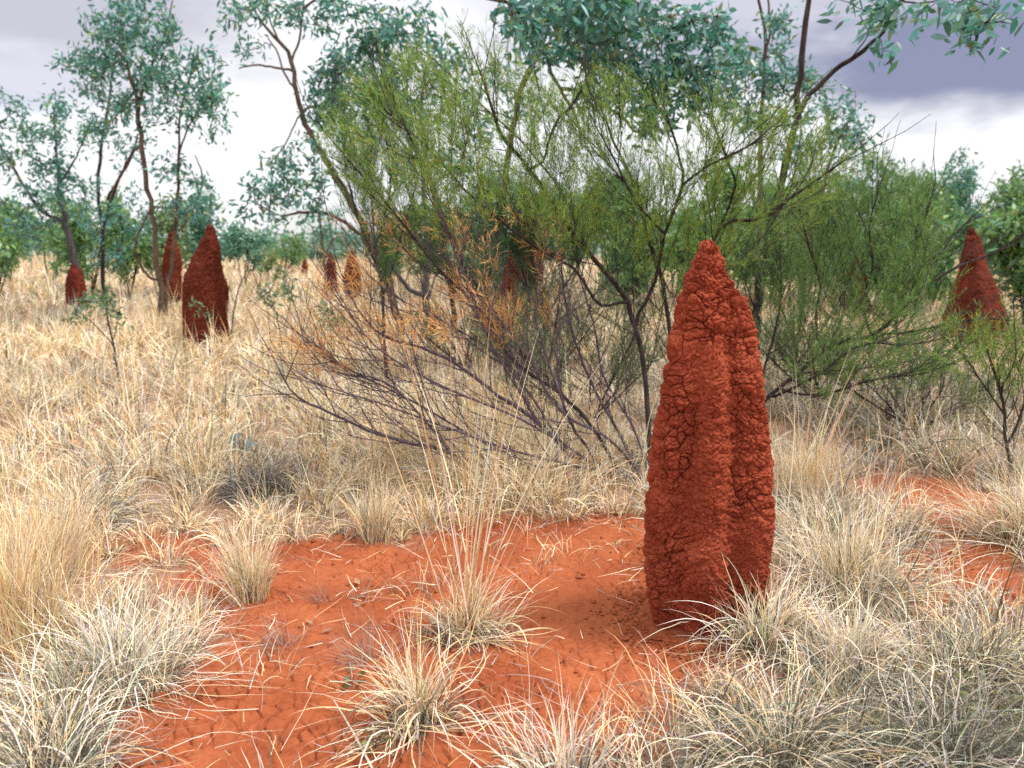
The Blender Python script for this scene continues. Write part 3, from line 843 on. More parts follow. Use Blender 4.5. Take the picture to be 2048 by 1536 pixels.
broom('large wispy broom shrub sprawling left from behind the tall red mound', 5.0,
      [[(1330, 985, 13, .1), (1290, 962, 11), (1200, 937, 10), (1125, 895, 9), (1085, 850, 7.5, -.05), (990, 785, 6, -.1), (900, 722, 5, -.1), (830, 692, 4.5, -.1), (760, 668, 4, -.1), (710, 610, 3, -.1), (682, 545, 2.5, -.1)],
       [(1130, 905, 7), (1060, 935, 6.5, -.15), (980, 935, 6, -.2), (900, 905, 5.5, -.25), (800, 880, 5, -.25), (740, 862, 4.5, -.25), (650, 822, 4, -.25), (590, 790, 3, -.25), (556, 735, 2, -.25)],
       [(1240, 948, 7), (1190, 860, 6, .1), (1130, 795, 6, .15), (1050, 740, 5, .2), (1000, 690, 5, .2), (950, 610, 4.5, .2), (880, 540, 4.5, .2), (800, 440, 4, .2), (740, 370, 3, .2), (680, 300, 2, .2)],
       [(1300, 960, 9, .1), (1290, 760, 8, .3), (1268, 650, 8, .4), (1245, 590, 8, .4), (1180, 510, 7.5, .3), (1120, 430, 7, .2), (1060, 340, 6, .1), (1000, 265, 5, 0), (980, 200, 4, -.1), (955, 130, 2.5, -.1)],
       [(1268, 650, 6, .4), (1310, 560, 6, .4), (1330, 470, 5.5, .3), (1365, 370, 5, .2), (1355, 300, 4, .2), (1330, 220, 3, .1)],
       [(1320, 960, 8, .2), (1345, 760, 7, .4), (1330, 600, 7, .6), (1290, 450, 6, .6), (1270, 370, 5, .5), (1230, 290, 4, .5), (1200, 210, 2.5, .5)],
       [(1340, 970, 8, .15), (1380, 700, 7, .4), (1420, 500, 6, .3), (1455, 445, 6, .2), (1530, 435, 5, .1), (1610, 375, 4, 0), (1690, 320, 2.5, -.1)],
       [(1415, 520, 5, .3), (1445, 440, 5, .3), (1470, 370, 4.5, .2), (1450, 310, 4, .2), (1425, 240, 2.5, .1)],
       [(1250, 600, 5, .4), (1200, 610, 5, .2), (1150, 540, 4.5, .1), (1080, 500, 4, 0), (1000, 440, 4, -.1), (930, 380, 3.5, -.1), (860, 300, 3, -.1), (780, 230, 2, -.1)],
       [(1080, 850, 4.5), (1050, 800, 4, -.2), (1000, 720, 3.5, -.3), (965, 650, 3, -.35), (930, 560, 2.5, -.35), (900, 480, 2, -.35)],
       [(1200, 935, 5), (1150, 860, 4.5, -.2), (1120, 790, 4, -.3), (1090, 700, 3.5, -.3), (1070, 630, 3, -.3), (1075, 570, 2, -.3)],
       [(1280, 950, 6), (1230, 850, 5, .2), (1180, 760, 5, .3), (1150, 680, 4, .3), (1130, 600, 3, .3), (1120, 500, 2, .2)],
       [(900, 905, 3.5, -.25), (840, 830, 3, -.3), (780, 770, 3, -.3), (700, 740, 2.5, -.3), (630, 690, 2, -.3)],
       [(1080, 342, 4, .1), (1110, 250, 4, .1), (1150, 200, 3, .1), (1180, 140, 2, .1)],
       [(1180, 510, 4, .3), (1120, 380, 4, .5), (1040, 280, 3, .6), (940, 190, 2.5, .6), (880, 130, 2, .6)],
       [(1000, 690, 4, .2), (900, 470, 3.5, .4), (860, 350, 3, .5), (800, 240, 2.5, .5), (770, 170, 2, .5)],
       [(1380, 700, 4, .4), (1440, 560, 4, .6), (1520, 480, 3.5, .7), (1580, 380, 3, .7), (1600, 280, 2, .7)],
       [(1330, 470, 4, .3), (1270, 400, 3.5, .1), (1230, 320, 3, 0), (1190, 250, 2, 0)],
       [(1365, 370, 4, .2), (1420, 330, 3.5, 0), (1500, 290, 3, -.1), (1560, 240, 2, -.1)],
       [(1200, 937, 5), (1100, 870, 4, -.3), (1000, 820, 3.5, -.4), (880, 770, 3, -.5), (760, 700, 2.5, -.5), (700, 630, 2, -.5)],
       [(1060, 935, 4, -.15), (940, 870, 3.5, -.2), (820, 800, 3, -.2), (700, 740, 2.5, -.2), (620, 690, 1.8, -.2)],
       [(1125, 895, 4), (1060, 790, 3.5, .1), (980, 700, 3, .2), (880, 640, 2.5, .2), (790, 590, 2, .2), (740, 520, 1.5, .2)],
       [(1240, 948, 5), (1150, 930, 4, -.3), (1020, 900, 3.5, -.5), (880, 850, 3, -.6), (740, 800, 2.5, -.6), (640, 770, 1.8, -.6)],
       [(1290, 962, 5), (1220, 880, 4, -.2), (1120, 820, 3.5, -.3), (1060, 720, 3, -.3), (1000, 640, 2.5, -.3), (940, 540, 2, -.3)],
       [(1300, 960, 5, .1), (1270, 860, 4, .2), (1210, 760, 3.5, .3), (1190, 660, 3, .3), (1160, 560, 2, .3)]],
      201, upb=.07, dark=(2, 3, 4, 5, 6, 7, 8, 13, 14, 15, 16, 17, 18),
      green=[(650, 350), (630, 240), (690, 180), (760, 105), (860, 85), (930, 60), (1000, 90), (1060, 150), (1160, 130), (1260, 180), (1340, 150), (1420, 180), (1500, 190), (1600, 230), (1700, 280), (1760, 300), (1700, 420), (1640, 500), (1560, 600), (1440, 600), (1320, 530), (1200, 500), (1050, 430), (900, 400), (760, 420)],
      dead=[(670, 420), (1160, 410), (1160, 660), (880, 660), (700, 680), (620, 760), (500, 800), (500, 680), (640, 560)], deadp=.20,
      env=[(500, 830), (520, 680), (640, 520), (620, 240), (700, 130), (860, 50), (960, 0), (1080, 100), (1260, 130), (1420, 140), (1620, 190), (1790, 290), (1700, 480), (1560, 700), (1500, 900), (1340, 990), (1000, 980), (700, 900)])
broom('spreading low broom shrub with dark forked limb right of the tall red mound', 6.0,
      [[(1470, 870, 8), (1530, 800, 7), (1600, 745, 6.5), (1660, 695, 6), (1740, 672, 5.5), (1785, 640, 5, -.1), (1830, 590, 4.5, -.1), (1900, 540, 4, -.1), (1980, 508, 3, -.1), (2060, 460, 2, -.1)],
       [(1640, 705, 4.5), (1632, 640, 4, .2), (1640, 570, 3.5, .3), (1620, 500, 3, .3), (1600, 420, 2, .3)],
       [(1560, 780, 4), (1640, 790, 3.5, -.5), (1740, 760, 3, -.7), (1830, 750, 2, -.8)],
       [(1600, 745, 4), (1680, 740, 3.5, .5), (1780, 730, 3, .7), (1900, 700, 2, .8)],
       [(1740, 672, 4), (1728, 600, 3.5, .2), (1745, 530, 3, .2), (1740, 450, 2.5, .2), (1760, 370, 2, .2)],
       [(1530, 800, 5), (1620, 760, 4.5, -.3), (1720, 690, 4, -.4), (1800, 690, 3, -.4), (1870, 680, 2, -.4)],
       [(1785, 640, 3.5, -.1), (1830, 520, 3.5, .2), (1850, 440, 3, .3), (1870, 370, 2, .3)],
       [(1490, 850, 5), (1540, 700, 4, .3), (1560, 600, 3.5, .3), (1560, 500, 2, .3)],
       [(1660, 695, 4), (1690, 600, 3.5, .5), (1680, 500, 3, .6), (1660, 400, 2, .6)],
       [(1830, 590, 3, -.1), (1900, 480, 3, .3), (1960, 420, 2, .4)],
       [(1740, 672, 4, -.2), (1840, 660, 3.5, -.3), (1940, 640, 3, -.3), (2050, 640, 2, -.3)]],
      202, bark=M_DARKBARK, upb=.07, nl=.045, nw=.0034, cols=[(.11, .23, .045), (.17, .30, .05), (.08, .18, .055), (.28, .32, .06)], wts=[.4, .25, .25, .1], nper=8, bare_p=.3,
      green=[(1500, 420), (1640, 300), (1800, 330), (1895, 370), (1895, 500), (1870, 600), (1885, 670), (2090, 670), (2090, 740), (1960, 760), (1820, 790), (1650, 800), (1520, 760), (1500, 560)], env=[(1440, 880), (1490, 420), (1640, 290), (1900, 330), (2100, 370), (2100, 760), (1900, 830), (1640, 860)])
broom('small broom bush cut by the right edge, above the pale grass tuft', 4.9,
      [[(2030, 900, 6), (2008, 830, 5), (2000, 780, 4.5), (1985, 730, 3)], [(2025, 880, 4), (2050, 800, 4), (2065, 720, 3)], [(2006, 825, 3), (1960, 760, 2.5), (1930, 710, 2)], [(2000, 780, 3), (2030, 720, 2.5), (2030, 660, 2)]],
      203, bark=M_DARKBARK, upb=.1, secL=(.2, .4), green=[(1850, 760), (1870, 660), (1960, 640), (2120, 620), (2120, 820), (1960, 800)])
broom('tall soft feathery green shrub at the back of the broom, against the leaning gum', 8.5,
      [[(770, 720, 6), (765, 600, 5), (750, 500, 4), (745, 420, 3), (740, 300, 2)], [(765, 600, 3), (800, 480, 3), (830, 380, 2.5), (850, 300, 2)], [(765, 560, 3), (720, 450, 3), (690, 330, 2), (690, 240, 1.5)], [(750, 500, 3), (780, 380, 3), (770, 260, 2), (760, 190, 1.5)]],
      204, name='feathery_shrub', bark=M_DARKBARK, k=1.2, nl=.10, nw=.006, upb=.22, splay=(.2, .5), cols=[(.07, .19, .055), (.13, .26, .05), (.09, .2, .09)], wts=[.5, .3, .2], secL=(.5, .9), nper=5,
      green=[(640, 600), (650, 200), (760, 140), (900, 250), (900, 560), (760, 600)])
broom('dense feathery green shrub around the mound hidden in the broom', 9.0,
      [[(1090, 720, 6), (1085, 600, 5), (1060, 500, 4), (1070, 400, 3)], [(1088, 620, 4), (1030, 540, 3), (980, 470, 2.5), (960, 400, 2)], [(1088, 640, 3), (1160, 520, 3), (1200, 420, 2)], [(1088, 640, 4), (1050, 560, 3), (1030, 480, 2.5), (1020, 420, 2)], [(1086, 610, 3), (1110, 540, 2.5), (1120, 460, 2), (1110, 410, 1.5)], [(1090, 690, 3), (1010, 620, 2.5), (910, 560, 2), (880, 480, 1.5)], [(1088, 660, 3), (1200, 580, 3), (1260, 480, 2), (1270, 400, 1.5)]],
      205, name='feathery_shrub', bark=M_DARKBARK, k=1.1, nl=.10, nw=.0075, upb=.1, splay=(.2, .6), cols=[(.06, .16, .06), (.11, .22, .05), (.08, .18, .09)], wts=[.5, .3, .2], secL=(.5, .9), nper=5,
      green=[(840, 620), (850, 420), (1300, 360), (1320, 620), (1150, 660), (1000, 640)])
broom('loose feathery green shrub left of the leaning-peak mound at right', 10.5,
      [[(1800, 715, 5), (1790, 640, 4), (1760, 540, 3), (1740, 440, 2)], [(1790, 650, 3), (1820, 560, 3), (1835, 480, 2)], [(1792, 660, 3), (1720, 600, 3), (1670, 520, 2)], [(1795, 690, 3), (1700, 660, 2), (1620, 600, 2)]],
      206, name='feathery_shrub', bark=M_DARKBARK, k=1.25, nl=.09, nw=.006, upb=.15, splay=(.25, .7), cols=[(.08, .18, .055), (.12, .23, .05), (.07, .16, .07)], wts=[.4, .35, .25], secL=(.5, 1.0), nper=5)
broom('straggling green shrub in the grass behind the right side of the tall mound', 8.0,
      [[(1580, 800, 5), (1590, 700, 4), (1560, 600, 3), (1570, 520, 2)], [(1585, 740, 3), (1650, 650, 3), (1700, 560, 2)], [(1585, 720, 3), (1520, 640, 3), (1490, 560, 2)]],
      207, name='feathery_shrub', bark=M_DARKBARK, k=1.5, nl=.08, nw=.0055, upb=.15, splay=(.25, .7), cols=[(.08, .18, .05), (.12, .23, .05), (.07, .16, .06)], wts=[.4, .35, .25], secL=(.5, .9), nper=5)


UG = dict(name='undergrowth_shrub', bark=M_DARKBARK, upb=.12, secL=(.2, .45), splay=(.3, .9), nl=.05, nw=.006, nper=5, k=1.1, cols=[(.10, .16, .07), (.14, .20, .07), (.20, .20, .13)], wts=[.4, .3, .3])
for i, (lb, Y_, u_, v_, w_, h_) in enumerate([
        ('low grey-green twiggy shrub under the purple limbs, just left of the tall mound', 6.4, 1180, 850, 150, 190),
        ('low twiggy shrub at the foot of the crooked grey trunk', 9.5, 930, 735, 120, 120),
        ('dark low leafy shrub between the broom limbs and the hidden mound', 8.2, 1090, 775, 130, 170),
        ('grey-green low shrub in the grass at right behind the gold hemispherical tussock', 6.2, 1830, 860, 140, 110),
        ('green low shrub right of the tall mound under the forked dark limb', 7.2, 1640, 810, 130, 120)]):
    rg = np.random.default_rng(900 + i)
    broom(lb, Y_, [[(u_, v_, 4), (u_ + a_ * w_ * .5, v_ - h_ * b_ * .5, 3, rg.uniform(-.2, .2)), (u_ + a_ * w_, v_ - h_ * b_, 2, rg.uniform(-.4, .4))] for a_, b_ in zip(rg.uniform(-1, 1, 7), rg.uniform(.45, 1, 7))], 910 + i, **UG)


# --- bushes and trees of the scrub behind, each its own plant
def bush(label, u, v, Y, wpx, hpx, seed, kind='gum', cols=None, wts=None, name='scrub_bush', dens=9, leaf=None, group=None, bark=None):
    rng = np.random.default_rng(seed)
    wpx *= 1.2
    nst = rng.integers(3, 6)
    limbs = []; cl = []; v1 = 490 + 2330 / Y; hpx = (v1 - (v - hpx)) * (1.15 if u < 420 else 1.0); v = v1
    for k in range(nst):
        du = rng.uniform(-.75, .75) * wpx; hh = rng.uniform(.7, 1) * hpx
        limbs.append([(u + du * .08, v, max(2.0, wpx * .035)), (u + du * .45 + rng.normal(0, 4), v - hh * .4, max(1.6, wpx * .025)), (u + du * .85, v - hh * .85, 1.2)])
    for k in range(9):
        a = rng.uniform(0, 2 * pi); rr = rng.uniform(0, 1) ** .5
        cl.append((u + cos(a) * rr * wpx * .8, v - hpx * (.64 + .38 * sin(a) * rr), wpx * rng.uniform(.25, .42), hpx * rng.uniform(.12, .2), rng.normal(0, wpx * px(Y) * .4)))
    return wood(name, label, 'bush' if 'bush' in name else 'tree', Y, limbs, cl, seed, style=kind, dens=dens, leaf=leaf or (.17 if kind == 'gum' else .16), per=16, seg=.25, rt=.004,
                bark=bark or M_DARKBARK, cols=cols, wts=wts, group=group, wfac=.012 if kind != 'gum' else 1.2, parts=('branches', 'foliage') if 'bush' in name else ('trunk', 'crown'))


GREEN = [(.15, .32, .07), (.10, .26, .09), (.23, .37, .08), (.09, .25, .14)]
GW = [.35, .25, .2, .2]
TEAL = [(.08, .25, .17), (.12, .31, .22), (.09, .23, .10)]
TW = [.4, .3, .3]
OLIVE = [(.18, .26, .07), (.14, .24, .065), (.24, .29, .085)]
B = [
    ('dark green dome-shaped bush at the far left edge, behind the leftmost gum', 20, 535, 30, 75, 140, 'gum', GREEN, GW, 'scrub_bush'),
    ('bright green bush behind the trunk of the leftmost gum', 100, 540, 27, 65, 125, 'gum', GREEN, GW, 'scrub_bush'),
    ('mid-green leafy bush between the leftmost gum and the thin two-stemmed gum', 180, 560, 23, 60, 150, 'gum', GREEN, GW, 'scrub_bush'),
    ('yellow-green leafy bush left of the slender gum stems', 255, 570, 21, 55, 170, 'gum', GREEN, GW, 'scrub_bush'),
    ('teal leafy bush behind the dark pointed mound', 400, 560, 24, 65, 130, 'gum', TEAL, TW, 'scrub_bush'),
    ('pale teal bush just right of the dark pointed mound', 490, 560, 26, 50, 110, 'gum', TEAL, TW, 'scrub_bush'),
    ('rounded green bush behind the far tiny mound', 570, 548, 45, 45, 75, 'gum', GREEN, GW, 'scrub_bush'),
    ('bluish bush on the horizon behind the thin gum sapling', 660, 545, 48, 55, 90, 'gum', TEAL, TW, 'scrub_bush'),
    ('yellow-green feathery bush low in the grass right of the dark pointed mound', 525, 568, 20, 45, 60, 'needle', [(.14, .24, .05), (.10, .2, .05)], [.5, .5], 'scrub_bush'),
    ('olive bush behind the leaning gum and the grey crooked trunk', 800, 570, 26, 70, 120, 'gum', OLIVE, [.4, .4, .2], 'scrub_bush'),
    ('green bush seen through the middle of the broom shrub', 930, 560, 27, 80, 150, 'gum', GREEN, GW, 'scrub_bush'),
    ('dark green bush behind the mound hidden in the broom', 1130, 565, 24, 90, 150, 'gum', TEAL, TW, 'scrub_bush'),
    ('green bush straight behind the tip of the tall red mound', 1350, 570, 22, 90, 150, 'gum', GREEN, GW, 'scrub_bush'),
    ('dark green bush right of the tip of the tall red mound', 1530, 575, 20, 80, 160, 'gum', GREEN, GW, 'scrub_bush'),
    ('broad-crowned green tree on the right skyline with the tallest rounded top', 1945, 560, 28, 90, 235, 'gum', TEAL, TW, 'scrub_tree'),
    ('leafy green tree on the right skyline left of the tallest rounded top', 1830, 560, 26, 75, 200, 'gum', GREEN, GW, 'scrub_tree'),
    ('wispy pale tree on the right skyline nearest the forked gum', 1740, 560, 30, 60, 210, 'gum', TEAL, TW, 'scrub_tree'),
    ('green tree cut by the right edge of the skyline', 2060, 570, 24, 70, 215, 'gum', GREEN, GW, 'scrub_tree'),
    ('dense green bush left of the brown-red leaning-peak mound', 1800, 600, 18, 90, 170, 'gum', GREEN, GW, 'scrub_bush'),
    ('dense green bush right of the brown-red leaning-peak mound', 2050, 640, 13.5, 75, 220, 'gum', GREEN, GW, 'scrub_bush'),
    ('leafy green bush low behind the orange sprays of the broom', 850, 560, 22, 85, 140, 'gum', OLIVE, [.4, .4, .2], 'scrub_bush'),
    ('tall teal bush behind the middle of the broom, left of the hidden mound', 1010, 560, 20, 80, 190, 'gum', TEAL, TW, 'scrub_bush'),
    ('tall green bush between the hidden mound and the tip of the tall mound', 1240, 560, 18, 90, 190, 'gum', GREEN, GW, 'scrub_bush'),
    ('bushy green tree right behind the forked gum stem', 1450, 560, 16, 100, 200, 'gum', GREEN, GW, 'scrub_tree'),
    ('bushy yellow-green tree between the forked gum and the small screened mound', 1610, 560, 17, 90, 190, 'gum', OLIVE, [.4, .4, .2], 'scrub_tree'),
    ('low wide green bush between the two screened mounds at right', 1850, 570, 16, 110, 150, 'gum', GREEN, GW, 'scrub_bush'),
    ('green bush beyond the slender multi-stemmed gum', 320, 560, 22, 60, 130, 'gum', OLIVE, [.4, .4, .2], 'scrub_bush'),
    ('broad green bush at the left edge in front of the dome-shaped one', -10, 560, 22, 80, 150, 'gum', GREEN, GW, 'scrub_bush'),
    ('dark bush behind the small red mound right of the tall one', 1660, 590, 20, 80, 160, 'gum', GREEN, GW, 'scrub_bush'),
]
for i, (lb, u, v, Y, w, h_, kd, c_, w_, nm) in enumerate(B):
    bush(lb, u, v, Y, w, h_, 400 + i, kd, c_, w_, nm, dens=(17 if u < 420 else 24) if Y < 35 else 60)

# --- saplings in the grass
SAP = [
    ('leafy green sapling with forked stem in the left grass, in front of the gum stems', 8.6, [[(238, 770, 4), (228, 690, 3.5), (215, 640, 3), (212, 590, 2)], [(226, 690, 2.5), (190, 650, 2), (155, 620, 1.5)], [(228, 680, 2), (240, 620, 1.5)]], [(160, 625, 28, 20), (190, 605, 30, 25), (215, 600, 22, 28), (228, 640, 14, 25)]),
    ('small twiggy sapling in the dry grass right of the dark pointed mound', 9.5, [[(570, 685, 2.5), (555, 640, 2), (540, 590, 1.5), (537, 540, 1)], [(565, 665, 2), (580, 610, 1.5), (585, 565, 1)]], [(540, 590, 20, 30), (583, 590, 18, 25), (570, 560, 18, 15)]),
    ('drooping green sapling in the grass below the thin upright gum', 9.2, [[(668, 690, 2.5), (660, 655, 2), (655, 615, 1.5)], [(666, 680, 1.5), (685, 650, 1.2), (690, 625, 1)]], [(650, 620, 20, 14), (680, 640, 20, 20), (640, 640, 12, 12)]),
    ('bare grey forked twig sapling leaning from the foot of the dark pointed mound', 11.0, [[(452, 660, 3), (470, 610, 2.6), (480, 570, 2.2), (496, 538, 1.5)], [(470, 610, 1.6), (460, 580, 1.2), (458, 560, 1)]], []),
    ('tiny green sapling at the front foot of the dark pointed mound', 10.6, [[(420, 690, 2), (412, 640, 1.6), (395, 612, 1)], [(412, 640, 1.2), (415, 622, 1)]], [(396, 612, 10, 6), (413, 628, 10, 8)]),
]
for i, (lb, Y, lm, cl) in enumerate(SAP):
    wood('sapling', lb, 'sapling', Y, lm, cl, 500 + i, dens=16, per=7, leaf=.075, seg=.08, rt=.002, bark=M_BARKG, parts=('stem', 'foliage'), thick=.9,
         cols=[(.09, .2, .06), (.06, .16, .08), (.14, .22, .07)], wts=[.5, .3, .2])


# ------------------------------------------------------------------ grass
STRAW, CREAM, GREY, GGREEN, DARK, ORANGE, WHITE = (.76, .57, .31), (.92, .81, .60), (.48, .45, .43), (.15, .18, .12), (.11, .09, .075), (.62, .36, .15), (.92, .86, .74)


def blades(acc, rng, roots, az, Ln, Wd, lean, curl, S, C, bend=.5, flat=.004, messy=1.0):
    n = len(roots)
    P = np.zeros((n, S + 1, 3)); P[:, 0] = roots
    jt = np.zeros(n); ja = np.zeros(n)
    for k in range(S):
        t = (k + .5) / S
        th_ = lean + curl * t ** 1.25
        jt += rng.normal(0, .055, n) * messy; ja += rng.normal(0, .13, n) * messy
        th_ = th_ + jt
        aa = az + ja * bend * 2
        P[:, k + 1] = P[:, k] + (Ln / S)[:, None] * np.stack([np.sin(th_) * np.cos(aa), np.sin(th_) * np.sin(aa), np.cos(th_)], 1)
    fl = gz(P[..., 0], P[..., 1]) + flat
    P[:, 1:, 2] = np.maximum(P[:, 1:, 2], fl[:, 1:])
    tang = norm(np.gradient(P, axis=1))
    tw = rng.uniform(-.9, .9, n)
    hd = np.stack([-np.sin(az), np.cos(az), 0 * az], 1)
    S1 = norm(hd[:, None] + .001 - tang * (tang * hd[:, None]).sum(-1, keepdims=True))
    S2 = np.cross(tang, S1)
    Sd = S1 * np.cos(tw)[:, None, None] + S2 * np.sin(tw)[:, None, None]
    w = Wd[:, None] * (1 - (np.arange(S) / S) ** 2.2)[None] * .5
    A = P[:, :S] - Sd[:, :S] * w[..., None]; B_ = P[:, :S] + Sd[:, :S] * w[..., None]
    V = np.concatenate([np.stack([A, B_], 2).reshape(n, 2 * S, 3), P[:, S:]], 1)
    m = 2 * S + 1; o = (np.arange(n) * m)[:, None]
    q = np.concatenate([o + [2 * k, 2 * k + 1, 2 * k + 3, 2 * k + 2] for k in range(S - 1)])
    t3 = o + [2 * S - 2, 2 * S - 1, 2 * S]
    acc.add(V.reshape(-1, 3), t3, q, np.repeat(C, m, 0))


def tussock(label, u, v, rad, hgt, n, seed, kind='curly', culms=0, culm_h=.7, culm_lean=.25, cols=None, wts=None, width=None, loc=None, name='grass_tussock', cull_az=None):
    rng = np.random.default_rng(seed)
    n = int(n * (1.0 if kind == 'spiky' else 1.55))
    b = gnd(u, v) if loc is None else np.array([*loc, 0.])
    b[2] = float(gz(b[0], b[1]))
    acc = Acc()
    r = rad * .55 * rng.uniform(0, 1, n) ** .7; a = rng.uniform(0, 2 * pi, n)
    r = r * (1 + .35 * np.sin(2 * a + rng.uniform(0, 6)) + .2 * np.sin(3 * a + rng.uniform(0, 6)))
    roots = np.stack([b[0] + r * np.cos(a), b[1] + r * np.sin(a), np.zeros(n)], 1)
    roots[:, 2] = gz(roots[:, 0], roots[:, 1]) - .006
    az = a + rng.normal(0, .55, n)
    wind = rng.uniform(0, 2 * pi); az = np.where(rng.uniform(0, 1, n) < .28, wind + rng.normal(0, .6, n), az)
    out = r / (rad * .55)
    if kind == 'curly':
        L_ = hgt * rng.uniform(.6, 1.75, n); W_ = 1.2 * (width or .0042) * rng.uniform(.6, 1.35, n)
        lean = .05 + .45 * out * rng.uniform(.4, 1.3, n); curl = rng.gamma(2.4, .95, n) * np.where(rng.uniform(0, 1, n) < .42, .3, 1); bend = .7
        S = 10
    elif kind == 'wiry':
        L_ = hgt * rng.uniform(.6, 2.0, n); W_ = 1.45 * (width or .0028) * rng.uniform(.6, 1.3, n)
        lean = .1 + .6 * out * rng.uniform(.4, 1.3, n); curl = rng.gamma(2.6, .95, n); bend = .9
        S = 10
    elif kind == 'straight':
        L_ = hgt * rng.uniform(.5, 1.25, n); W_ = 1.2 * (width or .0026) * rng.uniform(.6, 1.3, n)
        lean = .03 + .40 * out * rng.uniform(.3, 1.2, n); curl = np.abs(rng.normal(.5, .4, n)); bend = .35
        S = 6
    else:                       # spiky
        L_ = hgt * rng.uniform(.5, 1.2, n); W_ = (width or .0016) * rng.uniform(.7, 1.3, n)
        lean = rng.uniform(.1, 1.35, n); curl = rng.normal(.15, .2, n); bend = .12
        S = 4
    W_ = W_ * rng.choice([.42, .75, .95], n, p=[.4, .45, .15])
    old_shade = rng.uniform(0, 1, n) < {'wiry': .5, 'curly': .34}.get(kind, .14)  # short dark blades: old stems, and the tuft's inner shade put into colour
    L_ = np.where(old_shade, L_ * (.72 if kind == 'wiry' else .6), L_)
    if kind in ('curly', 'wiry'):
        mt = rng.uniform(0, 1, n) < .25
        lean = np.where(mt, rng.uniform(.9, 1.5, n), lean); curl = np.where(mt, rng.uniform(.1, .9, n), curl); L_ = np.where(mt, L_ * 1.15, L_)
    cols = cols or [STRAW, CREAM, GREY, WHITE, GGREEN]; wts = wts or [.40, .34, .06, .12, .08]
    Cb = pal(rng, n, cols, wts, .14)
    if kind != 'spiky': Cb = np.where(old_shade[:, None], pal(rng, n, [DARK, GREY, (.12, .14, .10), (.20, .16, .12)], [.38, .08, .32, .22], .15), Cb)
    blades(acc, rng, roots, az, L_, W_, lean, curl, S, Cb, bend, messy=.25 if kind == 'spiky' else 1.0)
    if not culms:
        o = acc.build(name, M_GRASS, None, b); o.location = b
        return tag(o, label, 'grass tussock')
    root = thing(name, b, label, 'grass tussock')
    acc.build('leaf_blades', M_GRASS, root, b)
    acc = Acc(); n = culms
    a = rng.uniform(0, 2 * pi, n); r = rad * .35 * rng.uniform(0, 1, n)
    roots = np.stack([b[0] + r * np.cos(a), b[1] + r * np.sin(a), np.full(n, b[2])], 1)
    az = np.where(rng.uniform(0, 1, n) < .6, rng.normal(.0, .5, n), rng.normal(pi, .5, n)) if culm_lean > .15 else a
    blades(acc, rng, roots, az, culm_h * rng.uniform(.5, 1.06, n), rng.uniform(.0048, .0072, n), np.abs(rng.normal(culm_lean, .16, n)), np.abs(rng.normal(.12, .1, n)), 7, pal(rng, n, [STRAW, ORANGE, CREAM, WHITE], [.4, .2, .25, .15]), .06, messy=.15)
    acc.build('seed_stalks', M_GRASS, root, b)
    return root


PURP = [(.34, .25, .22), (.45, .34, .26), (.28, .22, .21)]
PW = [.4, .35, .25]
WIRE = [GREY, STRAW, GGREEN, DARK, WHITE, CREAM]
WW = [.08, .2, .16, .14, .14, .28]
STR = ([STRAW, CREAM, ORANGE, GREY], [.45, .27, .18, .1])
tussock('cream curly tussock standing alone on the bare soil, nearest the bottom middle', 838, 1440, .15, .24, 330, 1, 'curly', width=.0048)
tussock('straw tussock with a spray of tall pale seed stalks amid the bare soil', 935, 1265, .17, .22, 300, 2, 'curly', culms=40, culm_h=1.32, culm_lean=.17)
tussock('pale yellow upright tussock behind the purplish spiky tuft on the bare soil', 500, 1200, .17, .32, 420, 3, 'straight', width=.0036)
tussock('small straw tussock mixed with green blades at the back edge of the bare soil', 748, 1075, .15, .32, 260, 4, 'straight', cols=[STRAW, CREAM, GGREEN, GREY], wts=[.38, .27, .2, .15], width=.0038)
tussock('grey-white dome tussock with dark green heart at lower left', 235, 1385, .34, .27, 1150, 5, 'curly', cols=[WHITE, CREAM, STRAW, GREY, GGREEN], wts=[.27, .33, .12, .14, .14], width=.0036)
tussock('tall straw-yellow tussock filling the left edge', 20, 1310, .34, .52, 900, 6, 'straight', cols=STR[0], wts=STR[1], width=.0034)
tussock('second tall straw tussock, behind the one at the left edge', 90, 1165, .36, .42, 800, 7, 'straight', cols=STR[0], wts=STR[1], width=.0034)
tussock('grey-green tussock in the bottom left corner', 90, 1580, .3, .24, 900, 8, 'wiry', cols=WIRE, wts=WW, width=.0034)
tussock('cream tussock with broad curling blades against the right foot of the tall mound', 1530, 1290, .22, .27, 560, 9, 'curly', cols=[CREAM, WHITE, STRAW, GGREEN], wts=[.4, .33, .2, .07], width=.0056)
tussock('hemispherical pale gold tussock right of the tall mound', 1690, 1190, .32, .33, 1100, 10, 'curly', width=.0034)
tussock('cream tussock in front of the hemispherical gold one at right', 1700, 1345, .27, .24, 620, 11, 'curly', cols=[CREAM, WHITE, STRAW, GREY], wts=[.36, .3, .19, .15], width=.005)
tussock('wiry grey tussock with looping blades at the bottom right of the bare soil', 1570, 1530, .36, .26, 1300, 12, 'wiry', cols=WIRE, wts=WW, width=.003)
tussock('dark grey-green tussock in the bottom right corner', 1900, 1560, .42, .26, 1500, 13, 'wiry', cols=[GGREEN, GREY, DARK, (.62, .56, .46), (.30, .32, .2), CREAM], wts=[.26, .17, .2, .15, .12, .1], width=.003)
tussock('dense silvery tussock at the right edge above the dark corner tussock', 1960, 1370, .42, .24, 1300, 14, 'wiry', cols=[CREAM, GREY, STRAW, GGREEN, DARK], wts=[.36, .1, .28, .14, .12], width=.003)
tussock('small bleached tussock on the red patch at right, behind the gold one', 1820, 1075, .16, .22, 260, 15, 'curly', width=.004)
tussock('straw tussock cut by the right edge beside the red patch', 2050, 1090, .3, .40, 700, 16, 'curly', width=.0034)
